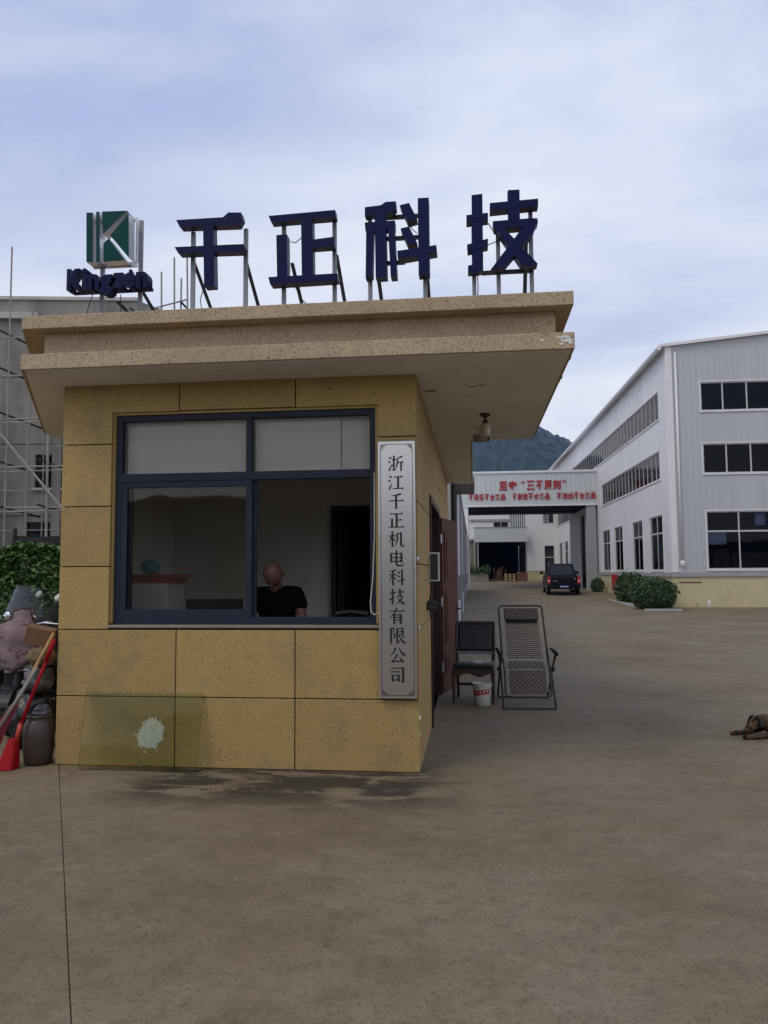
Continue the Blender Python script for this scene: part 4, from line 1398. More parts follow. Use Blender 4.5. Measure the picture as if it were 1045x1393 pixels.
# ================================================================== bridge with red slogan
def build_bridge():
    b = thing('bridge', (3.6, 50, gz(50)), 'grey white clad connecting bridge over the drive carrying red slogan characters', 'bridge')
    x0, x1, y0, y1, z0, z1 = -0.75, 7.92, 50.0, 59.0, 5.82, 7.86
    m = MB()
    m.box(x0, x1, y0, y0 + 0.1, z0, z1)
    fw = m.build('parapet_wall', 'cladding_bridge', b)
    MB().box(x0, x1, y1 - 0.1, y1, z0, z1).build('rear_wall', 'cladding_bridge', b)
    rib = MB()
    x = x0 + 0.1
    while x < x1:
        rib.box(x - 0.03, x + 0.03, y0 - 0.03, y0 - 0.0005, z0, z1)
        x += 0.30
    tag(rib.build('cladding_rib', 'cladding_bridge', fw), kind='stuff')
    MB().box(x0 - 0.05, x1 + 0.04, y0 - 0.08, y0 + 0.2, z1 + 0.001, z1 + 0.14).build('cap', 'trim_white', b)
    MB().box(x0, x1, y0 - 0.035, y0 + 0.1, z0 - 0.1, z0 - 0.001).build('bottom_trim', 'trim_white', b)
    MB().box(x0, x1, y0 + 0.1005, y1 - 0.1005, z0 + 0.02, z0 + 0.25).build('deck', 'interior_dark', b)
    MB().box(x0, x1, y0 + 0.1005, y1 - 0.1005, z1 - 0.15, z1 - 0.02).build('roof', 'cladding_bridge', b)
    for yy in (52.5, 55.5):
        MB().box(x0, x1, yy - 0.1, yy + 0.1, z0 - 0.15, z0 + 0.019).build('beam', 'interior_dark', b)
    MB().box(-0.62, -0.25, 50.02, 50.4, gz(50) - 0.1, z0 - 0.101).build('support', 'trim_white', b)
    MB().box(-0.62, -0.25, 58.5, 58.9, gz(58) - 0.1, z0 - 0.16).build('support', 'trim_white', b)
    # clad stair shaft under the right end, with its dark doorway
    m = MB()
    wall_mesh(m, 50.15, 58.8, gz(50) - 0.1, z0 - 0.2, [(50.9, 53.2, gz(50) - 0.1, 5.2)], lambda u, d, z: (7.22 + d, u, z), 0.08)
    st = m.build('stair_shaft', 'grey_cladding', b)
    MB().box(7.215, 7.8, 50.05, 50.149, gz(50) - 0.1, z0 - 0.101).build('shaft_front', 'grey_cladding', st)
    # characters
    yy = y0 - 0.045
    def row(txt, xa, xb, zc, h, off):
        n = len(txt)
        w = (xb - xa) / n
        for i, ch in enumerate(txt):
            if ch == '　':
                continue
            put_text(ch, 'slogan_character', h, xa + w * (i + 0.5), yy, zc, 'red_letter', b, offset=off, extrude=0.012, fit=(w * 0.90, h))
    px = lambda p: (p - 643.5) / 1050 * 50.2 + 0.06
    row('坚守', px(678.5), px(703), 7.06, 0.60, 0.018)
    row('三不原则', px(715), px(761), 7.06, 0.60, 0.018)
    for ch, p in (('“', 710.5), ('”', 765)):
        put_text(ch, 'slogan_character', 0.5, px(p), yy, 7.26, 'red_letter', b, offset=0.012, extrude=0.012, fit=(0.22, 0.18))
    row('不接受不合格品', px(637.5), px(687.5), 6.34, 0.42, 0.013)
    row('不制造不合格品', px(695.5), px(746), 6.34, 0.42, 0.013)
    row('不流出不合格品', px(754.5), px(806), 6.34, 0.42, 0.013)


build_bridge()


# ================================================================== shed behind the booth, left of the drive
def build_shed():
    s = thing('corrugated_shed', (-2.5, 16, 0), 'long low white corrugated shed along the drive directly behind the guardhouse', 'shed')
    x = -0.42
    m = MB()
    m.box(-7, x, 15.2, 15.3, 0, 3.95)
    m.box(x - 0.1, x, 15.301, 49.8, 0, 3.95)
    w = m.build('wall', 'cladding_side', s)
    rib = MB()
    y = 15.5
    while y < 49.7:
        rib.box(x + 0.0005, x + 0.03, y - 0.05, y + 0.05, 0.02, 3.9)
        y += 0.42
    tag(rib.build('cladding_rib', 'cladding_side', w), kind='stuff')
    MB().prism_y([(-7.1, 3.96), (-7.1, 4.06), (-0.33, 4.06), (-0.33, 3.96)], 15.1, 49.9).build('roof', 'trim_white', s)
    MB().path([(-0.36, 15.12, 3.9), (-0.36, 15.12, 0.02)], 0.055, 10).build('downpipe', 'black_plastic', s)
    for y in (17.2, 24, 31, 38):
        MB().box(x + 0.031, x + 0.09, y - 0.09, y + 0.09, 0.01 + gz(y), 3.9).build('pilaster', 'galvanised', s)
    for y in (19.5, 27, 34, 41):
        MB().box(x + 0.031, x + 0.13, y - 0.3, y + 0.3, 0.9, 1.5).build('meter_box', 'galvanised', s)
    c = thing('canopy_slab', (-0.2, 14.8, 0), 'small grey canopy slab jutting from the shed just behind the guardhouse roof', 'canopy')
    MB().box(-0.9, 0.06, 15.31, 17.5, 3.33, 3.47).build('slab', 'concrete_old', c)


build_shed()


# ================================================================== buildings at the end of the drive
def corr(mb, x0, x1, y, z0, z1, step=0.22, w=0.05, d=0.025):
    x = x0 + step / 2
    while x < x1:
        mb.box(x - w / 2, x + w / 2, y - d, y - 0.0005, z0, z1)
        x += step


def far_end():
    G = gz(70) - 0.02
    t = thing('end_building', (5, 70, G), 'cream white factory block at the end of the drive beside the dark loading bay', 'building')
    m = MB()
    wall_mesh(m, 4.86, 9.5, G + 0.85, 9.2, [(6.34, 7.22, G + 0.86, 3.8), (6.3, 7.2, 5.75, 6.9)], lambda u, d, z: (u, 70 + d, z), 0.15)
    m.build('wall', 'trim_white', t)
    m = MB()
    wall_mesh(m, 4.84, 9.5, G - 0.2, G + 0.849, [(6.34, 7.22, G - 0.2, G + 0.849)], lambda u, d, z: (u, 69.96 + d, z), 0.19)
    m.build('base_wall', 'yellow_plaster', t)
    MB().box(4.86, 9.5, 69.94, 70.0, G + 0.8495, G + 0.93).build('ledge', 'ledge_grey', t)
    MB().box(6.33, 7.23, 70.3, 70.35, G, 6.95).build('dark_inside', 'interior_dark', t)
    d = MB()
    d.box(6.34, 6.39, 70.02, 70.08, G, 3.8)
    d.box(7.17, 7.22, 70.02, 70.08, G, 3.8)
    d.box(6.39, 7.17, 70.02, 70.08, 2.75, 2.82)
    d.build('door_frame', 'window_alu', t)
    m = MB()
    m.box(6.3, 7.2, 70.02, 70.06, 5.75, 5.85)
    m.box(6.72, 6.78, 70.02, 70.06, 5.86, 6.9)
    for i in range(7):
        m.box(6.3, 6.72, 70.03, 70.07, 5.9 + 0.14 * i, 5.96 + 0.14 * i)
    m.build('window_louvre', 'window_alu', t)
    MB().box(4.86, 9.5, 70.151, 84, 9.0, 9.25).build('roof', 'trim_white', t)
    MB().box(4.855, 4.9, 70.151, 84, G, 9.0).build('side_wall', 'trim_white', t)

    b = thing('loading_bay', (2.5, 70, G), 'dark open loading bay under a corrugated fascia at the end of the drive', 'building')
    m = MB()
    m.box(0.15, 4.83, 69.3, 69.4, 4.16, 5.43)
    f = m.build('fascia', 'cladding_bridge', b)
    rib = MB()
    corr(rib, 0.15, 4.83, 69.3, 4.16, 5.43)
    tag(rib.build('cladding_rib', 'cladding_bridge', f), kind='stuff')
    MB().box(0.1, 4.83, 69.25, 69.45, 5.431, 5.5).build('cap', 'ledge_grey', b)
    m = MB()
    m.box(0.25, 0.4, 69.5, 83, G, 4.2)
    m.box(0.25, 4.82, 83, 83.1, G, 4.2)
    m.box(0.25, 4.82, 69.41, 83, 4.2, 4.3)
    m.build('inner_wall', 'interior_dark', b)
    MB().box(4.70, 4.78, 69.35, 69.43, G, 4.15).build('post', 'window_alu', b)
    MB().box(0.42, 0.50, 69.35, 69.43, G, 4.15).build('post', 'window_alu', b)
    m = MB()
    wall_mesh(m, -0.3, 4.85, 4.31, 9.4, [(1.95, 3.25, 5.52, 6.05), (3.4, 4.8, 5.56, 7.1)], lambda u, d, z: (u, 71.5 + d, z), 0.15)
    m.build('upper_wall', 'trim_white', b)
    MB().box(-0.25, 3.4, 71.40, 71.49, 6.15, 6.35).build('upper_ledge', 'ledge_grey', b)
    w = MB()
    w.box(1.95, 3.25, 71.53, 71.56, 5.52, 6.05)
    wo = w.build('upper_window', 'car_glass', b)
    MB().box(2.57, 2.63, 71.50, 71.529, 5.52, 6.05).build('mullion', 'window_alu', wo)
    m = MB()
    m.box(3.4, 4.8, 71.60, 71.64, 5.56, 7.1)
    lv = m.build('louvre_screen', 'interior_dark', b)
    for i in range(7):
        MB().box(3.45 + 0.195 * i, 3.56 + 0.195 * i, 71.50, 71.59, 5.56, 7.1).build('louvre_blade', 'cladding_bridge', lv)
    for i, (x, y) in enumerate(((0.7, 70.2), (0.78, 70.6))):
        pass

    # wooden pallet and crates in the bay mouth
    def pallet(x, y, lab):
        p = thing('pallet', (x, y, G), lab, 'pallet')
        for lev in range(3):
            for k in range(3):
                MB().box(x + 0.05 + 0.36 * k, x + 0.15 + 0.36 * k, y, y + 0.9, G + 0.22 * lev + 0.001, G + 0.22 * lev + 0.14).build('block', 'wood_pale', p)
            for k in range(4):
                MB().box(x, x + 0.96, y + 0.25 * k, y + 0.25 * k + 0.14, G + 0.22 * lev + 0.1405, G + 0.22 * lev + 0.19).build('board', 'wood_pale', p)
    pallet(2.75, 68.6, 'pile of pale wooden pallets in the mouth of the loading bay')
    c = thing('timber_stack', (3.85, 68.7, G), 'low brown timber crate beside the pale pallets at the loading bay', 'crate')
    for k in range(4):
        MB().box(3.82, 4.75, 68.75, 69.2, G + 0.2 * k, G + 0.2 * k + 0.17).build('board', 'wood_brown', c)
    c = thing('scrap_rack', (1.9, 69, G), 'rusty metal scrap leaning inside the loading bay beside the pallets', 'scrap')
    for k in range(7):
        x = 1.95 + 0.11 * k
        MB().path([(x, 69.3, G), (x + rnd.uniform(-0.3, 0.35), 69.8, G + rnd.uniform(0.7, 1.35))], 0.03, 6).build('bar', 'wood_brown', c)
    c = thing('stone_block', (1.6, 68.9, G), 'small pale stone block on the ground left of the loading bay', 'block')
    MB().box(1.45, 1.9, 68.8, 69.1, G, G + 0.22).build('block', 'cardboard', c, bevel=0.03)
    # low planter and wall on the left
    p = thing('planter_wall', (0.4, 69, G), 'low concrete planter wall left of the loading bay', 'planter')
    MB().box(-0.42, 1.35, 68.4, 68.55, G, G + 0.80).build('wall', 'concrete_old', p)
    MB().box(-0.42, 1.35, 68.551, 69.2, G, G + 0.7).build('soil', 'soil', p)
    rr = random.Random(5)
    sh = thing('planter_shrub', (0.4, 68.9, G + 0.7), 'straggly green shrub growing over the planter wall by the loading bay', 'shrub')
    mb = leaves(MB(), 900, lambda r: (r.uniform(-0.4, 1.55), r.uniform(68.2, 69.1), G + 0.7 + abs(r.gauss(0, 0.28))), 0.09, rr)
    mb.build('foliage', 'leaf_bush', sh)
    MB().path([(0.4, 68.9, G + 0.69), (0.45, 68.9, G + 1.2)], 0.03, 6).build('stem', 'trunk', sh)
    q = thing('concrete_hut', (-0.2, 71, G), 'grey concrete hut wall behind the planter shrub', 'hut')
    MB().box(-1.0, 0.12, 70.5, 71.6, G, 4.35).build('wall', 'concrete_old', q)
    MB().box(-1.1, 0.24, 70.35, 71.7, 4.3505, 4.55).build('roof', 'concrete_light', q)
    h = thing('tiled_house', (-0.3, 76, G), 'small yellow house with a dark red tiled roof beyond the concrete hut', 'house')
    MB().box(-2.5, 0.42, 76, 79, G, 5.95).build('wall', 'yellow_plaster', h)
    MB().box(-0.3, -0.05, 75.97, 75.999, 5.1, 5.5).build('window', 'interior_dark', h)
    m = MB()
    m.prism_x([(75.5, 5.951), (77.5, 7.9), (79.5, 5.951)], -2.7, 0.55)
    rf = m.build('roof', 'tile_roof', h)
    for k in range(11):
        x = -2.6 + 0.3 * k
        MB().path([(x, 75.48, 5.99), (x, 77.5, 7.96)], 0.06, 6).build('tile_row', 'tile_roof', rf)


far_end()


# ================================================================== bare concrete building and scaffold on the left
def left_building():
    ang = R(9.4)
    b = thing('concrete_building', (-15.43, 34, 0), 'bare weathered concrete building behind the scaffold on the left', 'building', rz=ang)
    m = MB()
    holes = [(-4.62, -2.5, 5.55, 7.1), (-4.95, -2.5, 2.4, 3.98)]
    wall_mesh(m, -26, 0, 0, 14.4, holes, lambda u, d, z: (u, d, z), 0.25)
    m.prism_z([(0.001, 0.0), (3.9, 5.6), (3.7, 5.8), (-0.2, 0.26)], 0, 14.4)
    w = m.build('wall', 'concrete_old', b, local=True)
    MB().box(-25.9, -0.4, 0.3, 9, 13.6, 13.8).build('roof', 'concrete_old', b, local=True)
    MB().box(-26, -0.1, -0.08, 0.32, 14.401, 14.56).build('parapet_cap', 'concrete_light', b, local=True)
    MB().box(-26, -4.6, -0.35, -0.001, 13.42, 13.72).build('cornice', 'concrete_light', b, local=True)
    m = MB()
    for u in (-3.6, -7.9, -12.2):
        m.box(u - 0.2, u + 0.2, -0.12, -0.0015, 0, 13.4)
    m.build('pier', 'concrete_old', w, local=True)
    m = MB()
    for z in (4.3, 7.6, 10.8):
        m.box(-26, 0.0, -0.06, -0.0012, z, z + 0.3)
    m.build('floor_band', 'concrete_old', w, local=True)
    MB().box(-25.8, -0.3, 3.0, 3.1, 0, 13.5).build('rear_partition', 'interior_dark', b, local=True)
    for (a, c, z0, z1) in holes:
        fr = MB()
        fr.box(a, c, 0.16, 0.2, z0, z0 + 0.06)
        fr.box(a, c, 0.16, 0.2, z1 - 0.06, z1)
        fr.box(a + (c - a) * 0.33 - 0.03, a + (c - a) * 0.33 + 0.03, 0.16, 0.2, z0 + 0.061, z1 - 0.061)
        fo = fr.build('window', 'dark_steel', b, local=True)
        MB().box(a, c, 0.205, 0.212, z0, z1).build('pane', 'glass_factory', fo, local=True)
        MB().box(a - 0.1, c + 0.1, -0.12, -0.001, z0 - 0.12, z0 - 0.001).build('sill', 'concrete_light', fo, local=True)

    s = thing('scaffold', (-20, 31.5, 0), 'thin pole scaffold lashed up in front of the bare concrete building', 'scaffold')
    rr = random.Random(8)
    def pole(a, c, r=0.045, mt='bamboo'):
        MB().path([a, c], r, 6).build('pole', mt, s)
    for (x, zt, y) in ((-20.2, 16.2, 31.4), (-19.75, 13.5, 32.2), (-18.25, 9.3, 31.4), (-17.75, 12.5, 32.2), (-23.2, 15.5, 31.4), (-25.8, 15.0, 31.4)):
        pole((x, y, 0), (x + rr.uniform(-0.1, 0.1), y, zt), 0.036 if zt > 14 else 0.055)
    for i, z in enumerate((12.05, 10.35, 10.1, 8.5, 8.2, 6.35, 6.1, 4.5, 4.3, 2.6)):
        pole((-27, 31.35, z + rr.uniform(-0.12, 0.12)), (-15.2, 31.5, z + rr.uniform(-0.12, 0.12)), rr.uniform(0.028, 0.042))
    for z in (12.15, 10.5, 8.55, 6.4, 4.45):
        for x in (-20.2, -18.25, -23.2):
            pole((x - 0.25, 31.0, z + 0.12), (x + 0.55, 33.2, z - 0.25), 0.045, 'dark_steel')
    pole((-21.8, 31.2, 9.3), (-17.3, 31.25, 4.2), 0.055)
    for (x, zt) in ((-21.4, 12.8), (-19.2, 11.2), (-17.2, 10.6), (-16.6, 13.6), (-22.4, 14.6)):
        pole((x, 32.6, 0), (x + rr.uniform(-0.15, 0.15), 32.6, zt), 0.03)
    for z in (11.2, 9.3, 7.4, 5.4, 3.5):
        pole((-26, 32.55, z), (-15.6, 32.65, z + rr.uniform(-0.15, 0.15)), 0.026)
    t2 = thing('pole_bundle', (-13.2, 33, 0), 'thin bare poles standing up behind the green roof emblem', 'scaffold')
    def pole2(a, c, r=0.035, mt='bamboo'):
        MB().path([a, c], r, 6).build('pole', mt, t2)
    for (x, zt, dx) in ((-13.95, 15.35, -0.25), (-13.35, 16.0, -0.25), (-13.0, 15.0, 0.05), (-12.75, 16.4, -0.35), (-12.5, 14.2, 0.0), (-12.4, 14.0, -0.1)):
        pole2((x - dx, 33, 0), (x, 33, zt), 0.04)
    pole2((-14.6, 32.9, 13.55), (-12.7, 32.9, 13.95))
    pole2((-15.4, 32.9, 13.7), (-14.4, 33.5, 12.9), 0.05, 'dark_steel')
    pole2((-13.0, 32.9, 13.9), (-12.2, 33.5, 13.0), 0.05, 'dark_steel')


left_building()


def building_for_reflections():
    """Unseen low building added behind the viewer to darken what plaque and panes mirror."""
    t = thing('unseen_added_building', (0, -15, 0), 'unseen long low grey building added behind the viewer to darken the plaque reflection', 'building')
    holes = [(-26 + 6.5 * i, -22.5 + 6.5 * i, 0.0, 3.1) for i in range(9)]
    m = MB()
    wall_mesh(m, -30, 34, 0, 4.2, holes, lambda u, d, z: (u, -15 - d, z), 0.2)  # height of this added building sets where the plaque's reflection turns dark
    m.build('wall', 'concrete_old', t)
    for (a, b, c, d) in holes:
        o = MB().box(a, b, -15.16, -15.1, 0, 3.1).build('shutter', 'grey_cladding', t)
    MB().box(-30.3, 34.3, -24, -14.6, 4.2005, 4.35).build('roof', 'tile_roof', t)


building_for_reflections()

# ================================================================== wooded hill
def hill():
    rr = random.Random(3)
    def h(x, y):
        a = 112 * math.exp(-((x - 15) / 190.0) ** 2 * (0.7 if x < 15 else 1.9)) * math.exp(-((y - 600) / 130.0) ** 2)
        c = 40 * math.exp(-((x - 260) / 220.0) ** 2) * math.exp(-((y - 760) / 150.0) ** 2)
        return a + c + 5 * mnoise.noise((x * 0.02, y * 0.02, 0)) * min(1, a / 20) - 1.0
    mb = MB()
    nx, ny = 60, 26
    X = [-420 + 900 * i / nx for i in range(nx + 1)]
    Y = [330 + 520 * j / ny for j in range(ny + 1)]
    for j in range(ny):
        for i in range(nx):
            q = [(X[i], Y[j]), (X[i + 1], Y[j]), (X[i + 1], Y[j + 1]), (X[i], Y[j + 1])]
            mb.quad(*[(a, c, h(a, c)) for a, c in q])
    tag(mb.build('hill', 'leaf_forest', smooth=True), 'wooded hill', None, kind='structure')
    # closed canopy of tree crowns over the slope
    nx, ny = 190, 110
    def canopy(x, y):
        z = h(x, y)
        c1 = mnoise.voronoi((x * 0.17, y * 0.17, 0))[0][0]
        c2 = mnoise.voronoi((x * 0.36, y * 0.36, 5))[0][0]
        return z + 4.2 - 4.6 * c1 - 2.2 * c2 + 1.6 * mnoise.noise((x * 0.08, y * 0.08, 9)) + rr.uniform(-0.35, 0.35)
    grid = []
    for j in range(ny + 1):
        for i in range(nx + 1):
            x = -60 + 220 * i / nx + rr.uniform(-0.4, 0.4)
            y = 440 + 190 * j / ny + rr.uniform(-0.6, 0.6)
            grid.append((x, y, canopy(x, y)))
    wood = MB()
    wood._add(grid, [(j * (nx + 1) + i, j * (nx + 1) + i + 1, (j + 1) * (nx + 1) + i + 1, (j + 1) * (nx + 1) + i) for j in range(ny) for i in range(nx)])
    tag(wood.build('hillside_wood', 'leaf_forest', smooth=True), 'dark green wood covering the distant hill', 'wood', kind='stuff')


hill()


# ================================================================== planting beside the factory
def bush(x, y, r, hgt, n, lab, seed, ls=0.05):
    rr = random.Random(seed)
    z = gz(y)
    t = thing('round_bush', (x, y, z), lab, 'bush', group='bushes beside the factory wall')
    def sm(q):
        a, e = q.uniform(0, 6.283), math.acos(q.uniform(-0.9, 1))
        lump = 1 + 0.16 * mnoise.noise((math.cos(a) * 1.7 + seed, math.sin(a) * 1.7, e * 1.5)) + 0.06 * q.gauss(0, 1)
        k = (q.random() ** 0.18) * lump
        return (x + r * k * math.sin(e) * math.cos(a), y + r * k * math.sin(e) * math.sin(a), max(z + 0.02 + 0.06 * q.random(), z + hgt * (0.45 + 0.55 * k * math.cos(e))))
    leaves(MB(), n, sm, ls, rr).build('foliage', 'leaf_bush', t)
    for k in range(5):
        MB().path([(x + 0.05 * k - 0.1, y, z), (x + rr.uniform(-0.4, 0.4) * r, y + rr.uniform(-0.4, 0.4) * r, z + hgt * 0.7)], [0.025, 0.01], 6).build('stem', 'trunk', t)


bush(7.2, 32.3, 0.92, 1.25, 6500, 'large dense round bush at the front corner of the factory', 21, 0.055)
bush(7.25, 37.0, 0.72, 1.35, 4200, 'round bush along the factory wall, behind the large one', 22, 0.055)
bush(7.35, 47.3, 0.42, 0.85, 1400, 'small bush at the foot of the bridge stair shaft', 23, 0.05)
k = MB()
k.box(6.55, 6.70, 33.0, 47.8, 0.0, 0.16)
k.box(6.6, 8.0, 31.05, 31.2, 0.0, 0.09)
tag(k.build('kerb', 'concrete_light'), 'concrete kerb of the planting strip', None, kind='structure')
s_ = MB()
s_.prism_z([(6.62, 31.2), (8.14, 31.2), (8.10, 33.1), (7.9, 48), (6.7, 48), (6.7, 33)], -0.01, 0.05)
tag(s_.build('planting_soil', 'soil'), 'bare soil of the planting strip', None, kind='structure')


# ================================================================== pickup truck
def pickup():
    t = thing('pickup_truck', (4.93, 43.2, gz(43.2) + 0.01), 'black pickup truck parked under the bridge, seen from behind', 'truck', rz=R(-2.0))
    L = dict(local=True)
    def arc(cy, r, z=0.40):
        return [(cy + r * math.cos(R(a)), z + r * math.sin(R(a))) for a in range(180, -1, -20)]
    prof = [(0.0, 0.50)] + [(0.05, 0.98), (0.1, 1.05), (1.6, 1.07), (3.65, 1.09), (4.75, 1.02), (5.1, 0.88), (5.15, 0.5)]
    prof += [(4.66, 0.42)] + arc(4.2, 0.44)[::-1] + [(3.74, 0.40), (1.60, 0.40)] + arc(1.12, 0.44)[::-1] + [(0.66, 0.42)]
    body = MB().prism_x(prof, -0.88, 0.88).build('body', 'car_black', t, bevel=0.035, **L)
    c = MB()
    vs = [(-0.84, 1.62, 1.05), (0.84, 1.62, 1.05), (0.84, 3.85, 1.07), (-0.84, 3.85, 1.07), (-0.66, 1.98, 1.74), (0.66, 1.98, 1.74), (0.66, 3.05, 1.76), (-0.66, 3.05, 1.76)]
    c._add(vs, [(0, 1, 5, 4), (1, 2, 6, 5), (2, 3, 7, 6), (3, 0, 4, 7), (4, 5, 6, 7), (3, 2, 1, 0)])
    cab = c.build('cab', 'car_black', t, bevel=0.05, **L)
    def inset(a, b, c_, d, k, off):
        P = [Vector(q) for q in (a, b, c_, d)]
        ctr = sum(P, Vector()) / 4
        n = (P[1] - P[0]).cross(P[3] - P[0]).normalized() * off
        return [tuple(ctr + (q - ctr) * k + n) for q in P]
    MB()._add(inset(vs[0], vs[1], vs[5], vs[4], 0.80, 0.008), [(0, 1, 2, 3)]).build('rear_window', 'car_glass', cab, **L)
    MB()._add(inset(vs[1], vs[2], vs[6], vs[5], 0.80, 0.008), [(0, 1, 2, 3)]).build('side_window', 'car_glass', cab, **L)
    MB()._add(inset(vs[3], vs[0], vs[4], vs[7], 0.80, 0.008), [(0, 1, 2, 3)]).build('side_window', 'car_glass', cab, **L)
    MB()._add(inset(vs[2], vs[3], vs[7], vs[6], 0.85, 0.008), [(0, 1, 2, 3)]).build('windscreen', 'car_glass', cab, **L)
    m = MB()
    for sx in (-1, 1):
        m.path([(sx * 0.62, 2.1, 1.775), (sx * 0.62, 3.0, 1.795)], 0.02, 6)
    m.build('roof_rail', 'rim', cab, **L)
    g = MB().box(-0.70, 0.70, -0.03, 0.03, 0.60, 1.0).build('tailgate', 'car_black', t, bevel=0.02, **L)
    MB().box(-0.14, 0.14, -0.045, -0.0305, 0.86, 0.93).build('handle', 'black_plastic', g, **L)
    MB().box(-0.60, -0.36, -0.036, -0.0305, 0.77, 0.80).build('badge', 'rim', g, **L)
    MB().path([(0.58, -0.0305, 0.90), (0.58, -0.038, 0.90)], 0.04, 12).build('badge', 'rim', g, **L)
    b = MB().box(-0.87, 0.87, -0.16, 0.02, 0.40, 0.575).build('bumper', 'car_black', t, bevel=0.03, **L)
    MB().box(-0.24, 0.24, -0.168, -0.161, 0.42, 0.54).build('number_plate', 'plate_blue', b, **L)
    MB().box(-0.20, 0.20, -0.171, -0.1685, 0.46, 0.50).build('plate_digits', 'trim_white', b, **L)
    for sx in (-1, 1):
        x0, x1 = sorted((sx * 0.715, sx * 0.885))
        la = MB().box(x0, x1, -0.025, 0.12, 0.62, 1.02).build('tail_light', 'tail_red', t, bevel=0.02, **L)
        MB().box(x0 + 0.03, x1 - 0.03, -0.03, -0.0255, 0.76, 0.83).build('lens', 'white_plastic', la, **L)
        MB().path([(sx * 0.80, 3.45, 1.14), (sx * 0.98, 3.42, 1.20)], 0.03, 6).build('mirror_arm', 'car_black', t, **L)
        MB().box(-0.10, 0.10, -0.05, 0.05, -0.08, 0.08).xform(Matrix.Translation((sx * 1.02, 3.4, 1.22))).build('mirror', 'car_black', t, bevel=0.02, **L)
    for (x, y) in ((-0.79, 1.12), (0.79, 1.12), (-0.79, 4.2), (0.79, 4.2)):
        mw = Matrix.Translation((x, y, 0.37)) @ Matrix.Rotation(R(90), 4, 'Y')
        w = MB().lathe([(0.22, -0.12), (0.34, -0.12), (0.37, -0.08), (0.37, 0.08), (0.34, 0.12), (0.22, 0.12)], n=24).xform(mw).build('wheel', 'rubber', t, smooth=False, **L)
        MB().lathe([(0.05, -0.128), (0.21, -0.122), (0.21, 0.122), (0.05, 0.128)], n=16).xform(mw).build('rim', 'rim', w, **L)
    MB().path([(-0.75, 1.12, 0.38), (0.75, 1.12, 0.38)], 0.06, 8).build('rear_axle', 'black_plastic', t, **L)
    MB().path([(0.45, -0.05, 0.36), (0.45, 1.0, 0.36)], 0.04, 8).build('exhaust', 'rim', t, **L)


pickup()

# ================================================================== skinned figures
def skin_mesh(name, verts, edges, sub=2, root=0):
    """verts: (x, y, z, rx[, ry]); one continuous surface grown along the joints."""
    me = bpy.data.meshes.new(name)
    me.from_pydata([v[:3] for v in verts], edges, [])
    o = bpy.data.objects.new(name, me)
    col.objects.link(o)
    sk = o.modifiers.new('skin', 'SKIN')
    sk.use_smooth_shade = True
    sv = me.skin_vertices[0].data
    for i, v in enumerate(verts):
        sv[i].radius = (v[3], v[4] if len(v) > 4 else v[3])
        sv[i].use_root = (i == root)
    sb = o.modifiers.new('sub', 'SUBSURF')
    sb.levels = sub
    sb.render_levels = sub
    bpy.context.view_layer.update()
    out = bpy.data.meshes.new_from_object(o.evaluated_get(bpy.context.evaluated_depsgraph_get()))
    bpy.data.objects.remove(o)
    bpy.data.meshes.remove(me)
    out.name = name
    out.polygons.foreach_set('use_smooth', [True] * len(out.polygons))
    return out


def put_skin(name, verts, edges, m, parent, sub=2, root=0):
    me = skin_mesh(name, verts, edges, sub, root)
    me.materials.clear()
    me.materials.append(M[m])
    return put(name, me, parent, local=True)


